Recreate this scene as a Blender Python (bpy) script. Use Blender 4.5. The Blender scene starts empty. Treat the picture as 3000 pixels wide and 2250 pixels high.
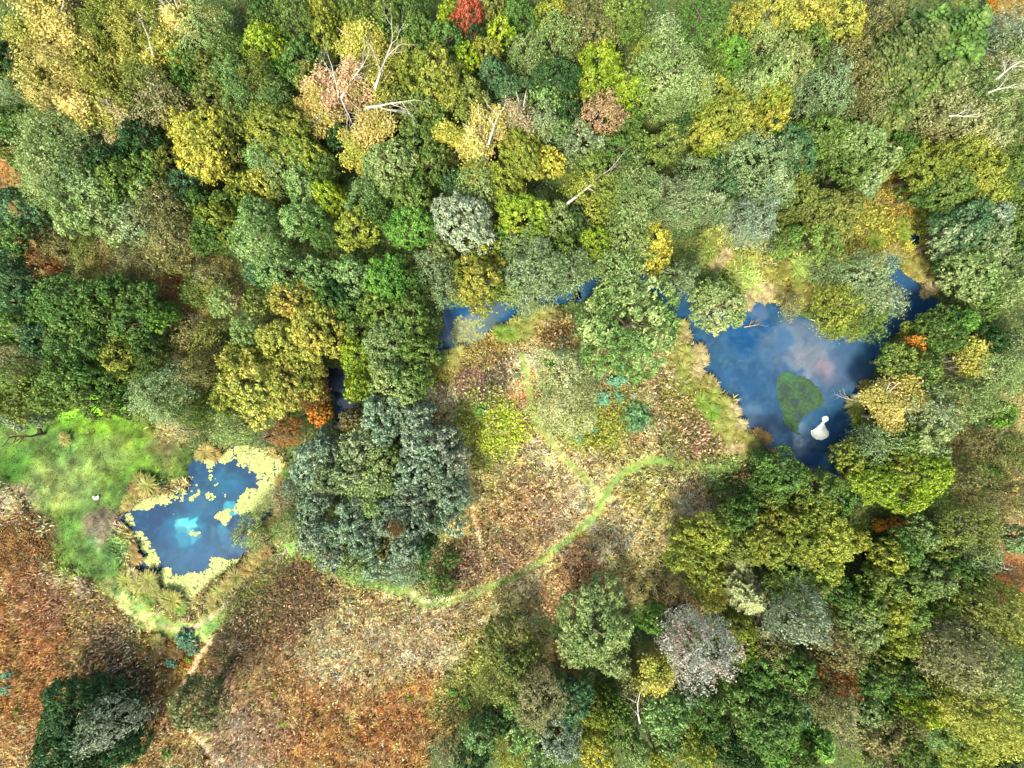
import bpy, math
import numpy as np
from mathutils import Vector
sc = bpy.context.scene
C = sc.collection
# ---------------------------------------------------------------- camera, light, exposure
S, H = 0.04, 80.0                      # metres per photo pixel on the ground, flying height of the drone
cam = bpy.data.objects.new('camera', bpy.data.cameras.new('camera')); C.objects.link(cam)
cam.location = (0, 0, H); cam.data.sensor_width = 36; cam.data.lens = 36 * H / (3000 * S)
cam.data.clip_start = 1; cam.data.clip_end = 3000; sc.camera = cam
SUN_EL, SUN_AZ = 61.0, 205.0           # compass bearing of the sun (north = up the picture)
world = bpy.data.worlds.new('World'); sc.world = world; world.use_nodes = True
wn, wl = world.node_tree.nodes, world.node_tree.links
wn.clear()
wo = wn.new('ShaderNodeOutputWorld'); wb = wn.new('ShaderNodeBackground'); ws = wn.new('ShaderNodeTexSky')
ws.sky_type = 'NISHITA'; ws.sun_disc = False; ws.sun_elevation = math.radians(SUN_EL); ws.sun_rotation = math.radians(SUN_AZ)
ws.dust_density = 4.0; ws.air_density = 1.0
wb.inputs['Strength'].default_value = 0.15
wl.new(ws.outputs[0], wb.inputs['Color']); wl.new(wb.outputs[0], wo.inputs['Surface'])
sun = bpy.data.objects.new('sun', bpy.data.lights.new('sun', 'SUN')); C.objects.link(sun)
sun.data.energy = 3.0; sun.data.angle = math.radians(8); sun.data.color = (1.0, 0.93, 0.82)
sd = Vector((math.sin(math.radians(SUN_AZ)) * math.cos(math.radians(SUN_EL)), math.cos(math.radians(SUN_AZ)) * math.cos(math.radians(SUN_EL)), math.sin(math.radians(SUN_EL))))
sun.rotation_euler = sd.to_track_quat('Z', 'Y').to_euler()
sc.view_settings.view_transform = 'Standard'; sc.view_settings.look = 'None'
sc.view_settings.exposure = 1.38; sc.view_settings.gamma = 1; sc.view_settings.use_curve_mapping = False
sc.render.engine = 'CYCLES'
sc.cycles.max_bounces = 6; sc.cycles.diffuse_bounces = 3; sc.cycles.glossy_bounces = 2; sc.cycles.transmission_bounces = 3
KA = 0.62                               # photo colour (sRGB) -> surface colour

# ---------------------------------------------------------------- small maths
def lin(c):
    c = np.asarray(c, float) / 255.0
    c = np.where(c <= .04045, c / 12.92, ((c + .055) / 1.055) ** 2.4) * KA
    g = c @ np.array([.3, .55, .15]); return (c * .95 + .05 * g[..., None]) * np.array([.98, 1.02, .86])
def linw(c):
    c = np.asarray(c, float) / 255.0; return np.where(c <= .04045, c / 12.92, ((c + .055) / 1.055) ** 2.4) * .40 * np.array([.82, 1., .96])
def W(px, py, z=0.0):
    k = S * (H - z) / H
    return (px - 1500) * k, (1125 - py) * k
def nz(P, scale, seed=0):
    """value noise 0..1 over points P (n,2)"""
    q = P / scale; i = np.floor(q).astype(np.int64); f = q - i; f = f * f * (3 - 2 * f)
    def h(a, b):
        n = (a * 374761393 + b * 668265263 + seed * 974711) & 0xffffffff
        n = ((n ^ (n >> 13)) * 1274126177) & 0xffffffff
        return ((n ^ (n >> 16)) & 0xffff) / 65535.0
    a = h(i[:, 0], i[:, 1]); b = h(i[:, 0] + 1, i[:, 1]); c = h(i[:, 0], i[:, 1] + 1); d = h(i[:, 0] + 1, i[:, 1] + 1)
    return (a * (1 - f[:, 0]) + b * f[:, 0]) * (1 - f[:, 1]) + (c * (1 - f[:, 0]) + d * f[:, 0]) * f[:, 1]
def fbm(P, scale, seed=0, n=3):
    return sum(nz(P, scale / 2 ** k, seed + k) * .5 ** k for k in range(n)) / sum(.5 ** k for k in range(n))
def warp(P, amp, scale, seed=5):
    return P + amp * 2 * (np.stack([fbm(P, scale, seed), fbm(P, scale, seed + 50)], 1) - .5)
def segd(P, A, B):
    A = np.asarray(A, float); B = np.asarray(B, float); d = B - A
    t = np.clip(((P - A) @ d) / max(d @ d, 1e-9), 0, 1)
    return np.hypot(*(P - A - t[:, None] * d).T)
def lined(P, pts):
    return np.min([segd(P, pts[i], pts[i + 1]) for i in range(len(pts) - 1)], axis=0)
def inside(P, poly):
    r = np.zeros(len(P), bool); x, y = P.T; n = len(poly)
    for i in range(n):
        x1, y1 = poly[i]; x2, y2 = poly[(i + 1) % n]
        if y1 == y2: continue
        c = ((y1 > y) != (y2 > y)) & (x < (x2 - x1) * (y - y1) / (y2 - y1) + x1)
        r ^= c
    return r
def sdist(P, poly):
    d = lined(P, list(poly) + [poly[0]])
    return np.where(inside(P, poly), d, -d)        # positive inside
def sm(v, a, b):
    t = np.clip((v - a) / (b - a), 0, 1); return t * t * (3 - 2 * t)

# ---------------------------------------------------------------- materials
def mat(name):
    m = bpy.data.materials.new(name); m.use_nodes = True; t = m.node_tree; t.nodes.clear()
    return m, t.nodes, t.links, t.nodes.new('ShaderNodeOutputMaterial')
def N(ns, kind, **kw):
    n = ns.new(kind)
    for k, v in kw.items():
        if k.startswith('_'): setattr(n, k[1:], v)
        else: n.inputs[k.replace('9', ' ')].default_value = v
    return n
def foliage_material(name, tint_from_object=True, trans=.22, rough=.55, spec=.25):
    m, ns, ln, out = mat(name)
    tone = N(ns, 'ShaderNodeAttribute', _attribute_name='tone'); sep = ns.new('ShaderNodeSeparateColor'); ln.new(tone.outputs['Color'], sep.inputs[0])
    if tint_from_object:
        oi = ns.new('ShaderNodeObjectInfo'); tb = N(ns, 'ShaderNodeAttribute', _attribute_type='OBJECT', _attribute_name='tint')
        g2 = ns.new('ShaderNodeNewGeometry'); n2 = N(ns, 'ShaderNodeTexNoise', Scale=.33, Detail=2.0); ln.new(g2.outputs['Position'], n2.inputs['Vector'])
        a2 = N(ns, 'ShaderNodeMapRange'); ln.new(n2.outputs[0], a2.inputs[0]); a2.inputs[1].default_value = .32; a2.inputs[2].default_value = .68; a2.inputs[3].default_value = -.4; a2.inputs[4].default_value = .75
        ad = N(ns, 'ShaderNodeMath', _operation='ADD', _use_clamp=True); ln.new(a2.outputs[0], ad.inputs[0]); ln.new(sep.outputs[0], ad.inputs[1])
        mix = N(ns, 'ShaderNodeMix', _data_type='RGBA'); ln.new(ad.outputs[0], mix.inputs[0]); ln.new(oi.outputs['Color'], mix.inputs[6]); ln.new(tb.outputs['Color'], mix.inputs[7])
        col = mix.outputs[2]
    else:
        cc = N(ns, 'ShaderNodeAttribute', _attribute_name='hue'); col = cc.outputs['Color']
    mr = N(ns, 'ShaderNodeMapRange'); ln.new(sep.outputs[1], mr.inputs[0]); mr.inputs[3].default_value = .56; mr.inputs[4].default_value = 1.5
    geo = ns.new('ShaderNodeNewGeometry')
    no = N(ns, 'ShaderNodeTexNoise', Scale=.45, Detail=3.0); ln.new(geo.outputs['Position'], no.inputs['Vector'])
    m2 = N(ns, 'ShaderNodeMapRange'); ln.new(no.outputs[0], m2.inputs[0]); m2.inputs[1].default_value = .3; m2.inputs[2].default_value = .7; m2.inputs[3].default_value = .88; m2.inputs[4].default_value = 1.13
    mu = N(ns, 'ShaderNodeMath', _operation='MULTIPLY'); ln.new(mr.outputs[0], mu.inputs[0]); ln.new(m2.outputs[0], mu.inputs[1])
    vm = N(ns, 'ShaderNodeVectorMath', _operation='SCALE'); ln.new(col, vm.inputs[0]); ln.new(mu.outputs[0], vm.inputs['Scale'])
    bs = N(ns, 'ShaderNodeBsdfPrincipled', Roughness=rough); bs.inputs['Specular IOR Level'].default_value = spec; ln.new(vm.outputs[0], bs.inputs['Base Color'])
    tr = ns.new('ShaderNodeBsdfTranslucent'); hs = N(ns, 'ShaderNodeHueSaturation', Saturation=1.0, Value=1.1); ln.new(vm.outputs[0], hs.inputs['Color']); ln.new(hs.outputs[0], tr.inputs['Color'])
    ms = N(ns, 'ShaderNodeMixShader'); ms.inputs[0].default_value = trans; ln.new(bs.outputs[0], ms.inputs[1]); ln.new(tr.outputs[0], ms.inputs[2]); ln.new(ms.outputs[0], out.inputs[0])
    return m
M_LEAF = foliage_material('leaf'); M_COVER = foliage_material('ground_cover_leaf', False, .3)
def bark_material(name, c1, c2, scale=14):
    m, ns, ln, out = mat(name)
    geo = ns.new('ShaderNodeNewGeometry'); no = N(ns, 'ShaderNodeTexNoise', Scale=float(scale), Detail=4.0); ln.new(geo.outputs['Position'], no.inputs['Vector'])
    rp = ns.new('ShaderNodeValToRGB'); rp.color_ramp.elements[0].position = .35; rp.color_ramp.elements[1].position = .65
    rp.color_ramp.elements[0].color = (*lin(c1), 1); rp.color_ramp.elements[1].color = (*lin(c2), 1); ln.new(no.outputs[0], rp.inputs[0])
    bs = N(ns, 'ShaderNodeBsdfPrincipled', Roughness=.85); ln.new(rp.outputs[0], bs.inputs['Base Color'])
    bp = N(ns, 'ShaderNodeBump', Strength=.4); ln.new(no.outputs[0], bp.inputs['Height']); ln.new(bp.outputs[0], bs.inputs['Normal'])
    ln.new(bs.outputs[0], out.inputs[0]); return m
M_BARK = bark_material('brown_bark', (95, 80, 62), (150, 135, 112)); M_PALE = bark_material('pale_bark', (175, 160, 145), (245, 238, 228))
M_TWIG = bark_material('grey_twig', (140, 125, 118), (205, 192, 185)); M_REDTWIG = bark_material('reddish_twig', (150, 95, 85), (205, 150, 140)); M_TANTWIG = bark_material('tan_twig', (150, 125, 85), (215, 185, 140))
def surface_material(name, rough=.9, noise=6., lo=.72, hi=1.28, spec=.2, bump=.35, extra=None):
    m, ns, ln, out = mat(name)
    cc = N(ns, 'ShaderNodeAttribute', _attribute_name='hue'); geo = ns.new('ShaderNodeNewGeometry')
    n1 = N(ns, 'ShaderNodeTexNoise', Scale=noise, Detail=6.0, Roughness=.7); ln.new(geo.outputs['Position'], n1.inputs['Vector'])
    mr = N(ns, 'ShaderNodeMapRange'); ln.new(n1.outputs[0], mr.inputs[0]); mr.inputs[1].default_value = .3; mr.inputs[2].default_value = .7; mr.inputs[3].default_value = lo; mr.inputs[4].default_value = hi
    vm = N(ns, 'ShaderNodeVectorMath', _operation='SCALE'); ln.new(cc.outputs['Color'], vm.inputs[0]); ln.new(mr.outputs[0], vm.inputs['Scale'])
    bs = N(ns, 'ShaderNodeBsdfPrincipled', Roughness=rough); bs.inputs['Specular IOR Level'].default_value = spec; ln.new(vm.outputs[0], bs.inputs['Base Color'])
    bp = N(ns, 'ShaderNodeBump', Strength=bump, Distance=.1); ln.new(n1.outputs[0], bp.inputs['Height']); ln.new(bp.outputs[0], bs.inputs['Normal'])
    ln.new(bs.outputs[0], out.inputs[0]); return m, bs
M_GROUND, _ = surface_material('soil_and_turf')
M_WATER, wbs = surface_material('pond_water', rough=.06, noise=22., lo=.88, hi=1.12, spec=.5, bump=.02); wbs.inputs['IOR'].default_value = 1.33
M_PATCH, _ = surface_material('surface_patch', rough=.7, noise=3., lo=.85, hi=1.1)

# ---------------------------------------------------------------- mesh building
def mesh_from(name, V, F, tone=None, hue=None, mats=(), smooth=False):
    """V (n,3); F (m,k) array of equal-sided faces"""
    V = np.ascontiguousarray(V, np.float32); F = np.ascontiguousarray(F, np.int32); k = F.shape[1]
    me = bpy.data.meshes.new(name); me.vertices.add(len(V)); me.vertices.foreach_set('co', V.ravel())
    me.loops.add(F.size); me.loops.foreach_set('vertex_index', F.ravel())
    me.polygons.add(len(F)); me.polygons.foreach_set('loop_start', np.arange(0, F.size, k, dtype=np.int32)); me.polygons.foreach_set('loop_total', np.full(len(F), k, np.int32))
    me.update(calc_edges=True)
    for nm, a in (('tone', tone), ('hue', hue)):
        if a is not None:
            a = np.concatenate([a, np.ones((len(a), 4 - a.shape[1]))], 1) if a.shape[1] < 4 else a
            at = me.attributes.new(nm, 'FLOAT_COLOR', 'POINT'); at.data.foreach_set('color', np.ascontiguousarray(a, np.float32).ravel())
    for m in mats: me.materials.append(m)
    if smooth: me.polygons.foreach_set('use_smooth', np.ones(len(F), bool))
    return me
def leaf_cards(P, Nn, length, width, rg, along=None, fold=.0):
    """diamond shaped leaves: centre P, normal Nn, random in-plane direction"""
    n = len(P); Nn = Nn / np.maximum(np.linalg.norm(Nn, axis=1, keepdims=True), 1e-6)
    r = rg.normal(size=(n, 3)) if along is None else along + rg.normal(size=(n, 3)) * .35
    t = np.cross(Nn, r); t /= np.maximum(np.linalg.norm(t, axis=1, keepdims=True), 1e-6); b = np.cross(Nn, t)
    L = (length * rg.uniform(.7, 1.3, n))[:, None] / 2; Wd = (width * rg.uniform(.7, 1.3, n))[:, None] / 2
    V = np.stack([P - b * L, P + t * Wd - b * L * .1, P + b * L, P - t * Wd - b * L * .1], 1).reshape(-1, 3)
    F = np.arange(4 * n).reshape(n, 4); return V, F
def rep(a, k): return np.repeat(a, k, axis=0)
def join(parts):
    V, F, o = [], [], 0
    for v, f in parts: V.append(v); F.append(f + o); o += len(v)
    return np.concatenate(V), np.concatenate(F)
def tubes(segs, sides=4):
    """segs: list of (p0, p1, r0, r1)"""
    p0 = np.array([s[0] for s in segs], float); p1 = np.array([s[1] for s in segs], float)
    r0 = np.array([s[2] for s in segs], float); r1 = np.array([s[3] for s in segs], float)
    d = p1 - p0; d /= np.maximum(np.linalg.norm(d, axis=1, keepdims=True), 1e-6)
    a = np.cross(d, np.array([.31, .52, .8])); a /= np.linalg.norm(a, axis=1, keepdims=True); b = np.cross(d, a)
    V = []
    for P, R in ((p0, r0), (p1, r1)):
        for k in range(sides):
            th = 2 * math.pi * k / sides; V.append(P + (a * math.cos(th) + b * math.sin(th)) * R[:, None])
    V = np.stack(V, 1).reshape(-1, 3); n = len(segs); base = (np.arange(n) * 2 * sides)[:, None]
    F = np.concatenate([base + np.array([[k, (k + 1) % sides, sides + (k + 1) % sides, sides + k]]) for k in range(sides)])
    return V, F
def branching(rg, start, direction, length, radius, depth, out, spread=.6, lift=.1, kids=(2, 4), bend=.25):
    """one limb of three bent segments, with children along it"""
    p = np.array(start, float); d = np.array(direction, float); d /= np.linalg.norm(d); n = 3; r = radius
    pts = [p]
    for i in range(n):
        d = d + rg.normal(size=3) * bend; d[2] += lift * .3; d /= np.linalg.norm(d)
        q = p + d * length / n; r2 = r * .74; out.append((p, q, r, r2)); p = q; r = r2; pts.append(q)
        if depth > 0:
            for _ in range(rg.integers(kids[0], kids[1]) if i else 1):
                s = rg.normal(size=3) * spread; s[2] += lift
                branching(rg, p, d + s, length * rg.uniform(.42, .66), r * .62, depth - 1, out, spread, lift, kids, bend)

def crown_clumpy(R, seed, leaf=.26, fill=1.0, soft=0.10, rc=.42, narrow=.55):
    rg = np.random.default_rng(seed)
    nl = rg.integers(5, 9); lobes = [(np.array([0, 0, .22 * R]), .58 * R)]
    for i in range(nl):
        a = 2 * math.pi * (i + rg.uniform(-.3, .3)) / nl; q = rg.uniform(.38, .62) * R
        lobes.append((np.array([math.cos(a) * q, math.sin(a) * q, rg.uniform(-.25, .28) * R]), rg.uniform(.30, .46) * R))
    rc = rc * (R / 3) ** .35; cl = []
    for c, r in lobes:
        n = int(7.5 * (r / rc) ** 2); d = rg.normal(size=(n, 3)); d /= np.linalg.norm(d, axis=1, keepdims=True); d = d[d[:, 2] > -.35]
        p = c + d * (r * rg.uniform(.72, 1.06, len(d)))[:, None]; keep = np.ones(len(p), bool)
        for c2, r2 in lobes:
            if c2 is not c: keep &= np.linalg.norm(p - c2, axis=1) > .78 * r2
        cl += [(pp, dd) for pp, dd in zip(p[keep], d[keep])]
    P, Nn, T1 = [], [], []
    per = int(34 * fill * (rc / leaf) ** 2 * .36)
    for p, d in cl:
        k = max(6, int(per * rg.uniform(.6, 1.3))); rr = rc * rg.uniform(.65, 1.15)
        e = rg.normal(size=(k, 3)) + d * .9 + np.array([0, 0, .45]); e /= np.linalg.norm(e, axis=1, keepdims=True)
        rad = rr * (rg.uniform(.55, 1.08, k) + soft * rg.normal(size=k))
        P.append(p + e * rad[:, None]); Nn.append(e * .9 + rg.normal(size=(k, 3)) * .55 + np.array([0, 0, .25])); T1.append(np.full(k, rg.uniform()))
    P = np.concatenate(P); Nn = np.concatenate(Nn); T1 = np.concatenate(T1)
    V, F = leaf_cards(P, Nn, leaf, leaf * narrow, rg)
    T = np.stack([np.clip(T1 * .75 + rg.uniform(0, .35, len(P)) - .05, 0, 1), rg.uniform(0, 1, len(P)), np.zeros(len(P))], 1)
    return mesh_from('crown', V, F, tone=rep(T, 4), mats=[M_LEAF])
def crown_feathery(R, seed, leaf=.26, fill=1.0):
    """fine hanging sprays: every spray is a curved chain of narrow leaves"""
    rg = np.random.default_rng(seed); ns = int(62 * R * R * fill) + 60
    a = rg.uniform(0, 2 * math.pi, ns); u = rg.uniform(-.25, 1, ns); lob = 1 + .16 * np.sin(a * 3 + rg.uniform(0, 6)) + .12 * np.sin(a * 5 + rg.uniform(0, 6)) + .1 * np.sin(u * 7 + a * 2)
    rr = np.sqrt(np.maximum(1 - u * u, 0)); dirs = np.stack([rr * np.cos(a), rr * np.sin(a), u], 1)
    base = dirs * (R * lob * rg.uniform(.66, .98, ns))[:, None]; P, Nn, Al, T1 = [], [], [], []
    k = 8
    tone = nz(np.stack([a * 2.2, u * 3], 1), 1.0, seed) * .6 + rg.uniform(0, .4, ns)
    for j in range(k):
        s = j / k; off = dirs * (.55 * s) + np.array([0, 0, -.55]) * s * s + np.array([0, 0, .2]) * s
        P.append(base + off * (.9 * (R / 3) ** .4) + rg.normal(size=(ns, 3)) * .09 * (1 + s)); Nn.append(dirs * .6 + rg.normal(size=(ns, 3)) * .6 + [0, 0, .35]); Al.append(np.cross(dirs, rg.normal(size=(ns, 3)))); T1.append(tone)
    P = np.concatenate(P); Nn = np.concatenate(Nn); T1 = np.concatenate(T1)
    V, F = leaf_cards(P, Nn, leaf, leaf * .38, rg, along=np.concatenate(Al))
    T = np.stack([np.clip(T1 + rg.normal(size=len(P)) * .12, 0, 1), rg.uniform(0, 1, len(P)), np.zeros(len(P))], 1)
    return mesh_from('crown', V, F, tone=rep(T, 4), mats=[M_LEAF])
def limb_set(R, seed, n=5, depth=3, rad=.13, mats=(M_PALE,), low=-.7, kids=(1, 3)):
    rg = np.random.default_rng(seed); out = []
    for i in range(n):
        a = 2 * math.pi * (i + rg.uniform(-.35, .35)) / n
        branching(rg, (0, 0, low * R), (math.cos(a), math.sin(a), rg.uniform(.5, 1.6)), R * rg.uniform(.85, 1.15), rad * R / 3, depth, out, .55, .15, kids)
    V, F = tubes(out, 4); k = R / np.percentile(np.hypot(V[:, 0], V[:, 1]), 98) ; V = V * np.array([k, k, 1]) 
    return mesh_from('limbs', V, F, mats=list(mats)), [o[1] * np.array([k, k, 1]) for o in out if o[3] < rad * .3]
def crown_thin(R, seed, tips, leaf=.26, per=7):
    rg = np.random.default_rng(seed); tp = np.array(tips); k = per; c = rep(tp, k)
    P = c + rg.normal(size=c.shape) * .34; Nn = rg.normal(size=c.shape) + [0, 0, 1.1]
    V, F = leaf_cards(P, Nn, leaf, leaf * .55, rg)
    T = np.stack([np.clip(rep(rg.uniform(size=(len(tp), 1)), k)[:, 0] * .7 + rg.uniform(0, .3, len(P)), 0, 1), rg.uniform(0, 1, len(P)), np.zeros(len(P))], 1)
    return mesh_from('crown', V, F, tone=rep(T, 4), mats=[M_LEAF])
def crown_conifer(R, seed, height, whorls=13):
    rg = np.random.default_rng(seed); P, Nn, Al, Ln, T1, seg = [], [], [], [], [], []
    for w in range(whorls):
        s = w / (whorls - 1); z = height * (.5 - s * .98) ; L = R * (.12 + .9 * s ** .75)
        nb = 5 + int(3 * s)
        for b in range(nb):
            a = 2 * math.pi * (b + rg.uniform(-.3, .3)) / nb + w * 1.3; l = L * rg.uniform(.75, 1.12); d = np.array([math.cos(a), math.sin(a), 0.]); side = np.array([-d[1], d[0], 0])
            m = max(4, int(l / .2)); tt = (np.arange(m) + .6) / m; droop = .12 * l * tt - .42 * l * tt ** 2 + z
            pts = d * (tt * l)[:, None]; pts[:, 2] = droop; seg.append((np.array([0, 0, z]), np.array([*(d[:2] * l * .55), z - .12 * l]), .05, .02)); tn = rg.uniform()
            for sg in (-1, 1):
                ll = .62 * l * (1 - tt * .75) * rg.uniform(.55, 1.0, m) + .16; ll = np.minimum(ll, .95)
                for q in (.35, .85):
                    P.append(pts + (side * sg * .75 + d * .55) * (ll * q * .62)[:, None] + [0, 0, -.05]); Ln.append(ll * .62)
                    Nn.append(np.array([0, 0, 1.]) + rg.normal(size=(m, 3)) * .4); Al.append(np.tile(np.cross([0, 0, 1.], side * sg * .8 + d * .6), (m, 1))); T1.append(np.full(m, tn * .6) + .3 * rg.uniform(size=m))
    P = np.concatenate(P); Nn = np.concatenate(Nn); Al = np.concatenate(Al); Ln = np.concatenate(Ln); T1 = np.concatenate(T1)
    Nn = Nn / np.linalg.norm(Nn, axis=1, keepdims=True); t = np.cross(Nn, Al); t = np.cross(Nn, np.cross(Al, Nn)); n = len(P)
    V, F = leaf_cards(P, Nn, 1., .2, rg, along=None)
    # rebuild with own directions
    b = np.cross(Al, Nn); b /= np.linalg.norm(b, axis=1, keepdims=True); t = np.cross(b, Nn); L2 = (Ln / 2 * rg.uniform(.8, 1.2, n))[:, None]; w2 = .12
    V = np.stack([P - b * L2, P + t * w2, P + b * L2, P - t * w2], 1).reshape(-1, 3)
    T = np.stack([np.clip(T1, 0, 1), rg.uniform(0, 1, n), np.zeros(n)], 1)
    return mesh_from('crown', V, F, tone=rep(T, 4), mats=[M_LEAF]), mesh_from('branch', *tubes(seg, 3), mats=[M_TANTWIG])
def crown_spiky(R, seed):
    """small sapling: shoots fanning outward, dense narrow leaves along each"""
    rg = np.random.default_rng(seed); P, Nn, T1 = [], [], []
    for b in range(64):
        a = rg.uniform(0, 2 * math.pi); el = rg.uniform(.1, 1.4); d = np.array([math.cos(a) * math.cos(el), math.sin(a) * math.cos(el), math.sin(el)]); l = R * rg.uniform(.7, 1.05); m = 22; t = rg.uniform(.15, 1, m)
        P.append(d * (t * l)[:, None] + rg.normal(size=(m, 3)) * .09 * (1.4 - t)[:, None]); Nn.append(rg.normal(size=(m, 3)) * .6 + [0, 0, 1]); T1.append(np.full(m, rg.uniform()))
    P = np.concatenate(P); V, F = leaf_cards(P, np.concatenate(Nn), .24, .12, rg)
    T = np.stack([np.concatenate(T1), rg.uniform(0, 1, len(P)), np.zeros(len(P))], 1)
    return mesh_from('crown', V, F, tone=rep(T, 4), mats=[M_LEAF])
def trunk_mesh(seed, mats):
    rg = np.random.default_rng(seed); segs = []; p = np.zeros(3); r = .26
    for i in range(5):
        q = p + [rg.uniform(-.15, .15), rg.uniform(-.15, .15), 1.3]; segs.append((p, q, r * (1.35 if i == 0 else 1), r * .86)); p = q; r *= .86
        if i > 1:
            for _ in range(2):
                a = rg.uniform(0, 6.3); e = p + [math.cos(a) * 1.5, math.sin(a) * 1.5, 1.7]; mid = (p + e) / 2 + [0, 0, -.15]; segs += [(p, mid, r * .6, r * .45), (mid, e, r * .45, r * .15)]
    return mesh_from('trunk', *tubes(segs, 7), mats=mats, smooth=True)
TR = [trunk_mesh(i, [M_BARK]) for i in range(4)]; TRP = [trunk_mesh(i + 9, [M_PALE]) for i in range(2)]
LIB = {'B': [(6.0, [crown_clumpy(6.0, 100 + i, .32, .85) for i in range(2)]), (3.6, [crown_clumpy(3.6, 110 + i, .28) for i in range(4)]), (2.4, [crown_clumpy(2.4, 120 + i) for i in range(7)]), (1.5, [crown_clumpy(1.5, 130 + i, .24, 1, .1, .36) for i in range(5)])],
       'F': [(3.6, [crown_feathery(3.6, 210 + i) for i in range(3)]), (2.4, [crown_feathery(2.4, 220 + i) for i in range(5)]), (1.4, [crown_feathery(1.4, 230 + i, .22) for i in range(3)])]}
def bare(R, i, m, depth=3, n=6): 
    me, tips = limb_set(R, 300 + i, n, depth, .07, (m,), -.6, (2, 3)); return me
LIMB = {}
for i, (R, n) in enumerate(((3.4, 6), (3.0, 5), (2.2, 5), (1.8, 5))): LIMB[i] = (R,) + limb_set(R, 50 + i, n, 3, .14 if R > 2.5 else .1)
THIN = {i: crown_thin(LIMB[i][0], 60 + i, LIMB[i][2], .28, 9) for i in LIMB}
BARE = {'N': [(2.0, bare(2.0, i, M_TWIG)) for i in range(3)], 'R': [(2.0, bare(2.0, 5 + i, M_REDTWIG)) for i in range(2)], 'T': [(2.0, bare(2.0, 8 + i, M_TANTWIG)) for i in range(2)]}
CON = [(3.4, 8.0) + crown_conifer(3.4, 70 + i, 8.0, 22) for i in range(3)]
SPK = [(1.0, crown_spiky(1.0, 80 + i)) for i in range(4)]

# ---------------------------------------------------------------- the lie of the land (photo pixels, mapped to metres by W)
POND = [(571,1340),(550,1370),(553,1400),(553,1422),(538,1452),(499,1446),(456,1452),(420,1464),(384,1485),(366,1503),(348,1521),(366,1536),(390,1560),(393,1575),(408,1620),(402,1672),(450,1682),(475,1723),(511,1741),(559,1759),(577,1744),(601,1717),(637,1690),(676,1665),(704,1640),(731,1600),(734,1551),(788,1515),(800,1473),(812,1430),(835,1380),(822,1349),(767,1326),(722,1308),(677,1315),(640,1330),(613,1334)]
LAKE = [(1860,790),(1935,805),(1990,840),(2030,870),(2080,900),(2150,915),(2190,904),(2226,881),(2280,890),(2335,922),(2384,944),(2430,976),(2475,985),(2540,985),(2590,955),(2620,910),(2620,860),(2600,800),(2588,760),(2590,742),(2625,738),(2637,773),(2651,804),(2692,827),(2710,854),(2746,877),(2778,899),(2836,915),(2850,930),(2768,930),(2705,938),(2678,952),(2633,975),(2596,1000),(2578,1048),(2560,1092),(2540,1139),(2545,1202),(2518,1250),(2470,1293),(2452,1333),(2460,1405),(2407,1398),(2362,1383),(2298,1338),(2253,1324),(2217,1270),(2190,1252),(2167,1216),(2158,1170),(2122,1152),(2099,1121),(2068,1085),(2072,1039),(2032,1012),(2014,985),(1990,940),(1960,900),(1930,860),(1880,835),(1820,830),(1760,850),(1720,865),(1695,885),(1680,870),(1700,835),(1760,805)]
MERE = [(1285,870),(1330,880),(1350,905),(1400,895),(1450,880),(1520,885),(1560,870),(1640,850),(1690,838),(1700,870),(1620,895),(1540,905),(1500,930),(1475,955),(1440,975),(1420,990),(1400,1003),(1370,1015),(1340,1022),(1318,1040),(1290,1055),(1270,1050),(1285,1005),(1305,960),(1300,920)]
RILL = [(940,1075),(1000,1085),(1015,1130),(1030,1170),(1055,1200),(1030,1225),(1000,1262),(975,1250),(985,1190),(965,1140)]
SMALL = [(2530,1620),(2552,1615),(2556,1650),(2545,1672),(2528,1660)]
SMALL2 = [(2660,685),(2690,685),(2700,705),(2680,720),(2662,705)]
WATERS = [(POND, 'pond_water'), (LAKE, 'lake_water'), (MERE, 'channel_water'), (RILL, 'stream_water'), (SMALL, 'ditch_water'), (SMALL2, 'pool_water')]
LAWN = [(-60,1240),(60,1225),(120,1240),(240,1225),(380,1205),(440,1225),(470,1280),(520,1310),(575,1325),(555,1395),(470,1400),(385,1420),(365,1480),(330,1520),(330,1600),(370,1680),(340,1740),(290,1700),(240,1665),(160,1655),(110,1600),(95,1500),(50,1440),(-60,1400)]
FIELD = [(-200,1400),(40,1430),(95,1500),(110,1600),(160,1655),(290,1700),(340,1740),(370,1680),(330,1560),(345,1440),(560,1400),(600,1310),(850,1330),(860,1600),(960,1690),(1180,1740),(1260,1700),(1390,1560),(1360,1400),(1250,1240),(1230,1130),(1270,1050),(1340,1015),(1480,960),(1560,900),(1660,920),(1700,1020),(1760,1080),(1900,1100),(1990,1010),(1975,940),(2020,960),(2080,1060),(2160,1180),(2260,1320),(2290,1400),(2160,1440),(2110,1500),(1960,1540),(1930,1650),(1960,1730),(2060,1790),(2060,1830),(1880,1740),(1860,1700),(1650,1740),(1500,1820),(1400,1900),(1380,2020),(1320,2120),(1290,2300),(-200,2300)]
SPIT = [(2060,690),(2120,660),(2250,720),(2330,700),(2420,720),(2500,640),(2530,560),(2600,520),(2700,570),(2720,660),(2700,730),(2760,800),(2720,850),(2650,800),(2600,735),(2560,790),(2420,900),(2300,900),(2220,880),(2150,860),(2100,780)]
SCRUB = [(-60,620),(60,630),(160,680),(320,690),(450,690),(590,740),(660,760),(740,820),(700,900),(650,960),(600,1120),(560,1290),(480,1280),(470,1100),(520,980),(470,860),(380,800),(250,790),(130,830),(70,790),(-60,760)]
EAST = [(2760,1180),(2830,1120),(2900,1150),(3080,1120),(3080,1560),(2960,1600),(2900,1520),(2800,1480),(2790,1380),(2740,1330)]
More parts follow.
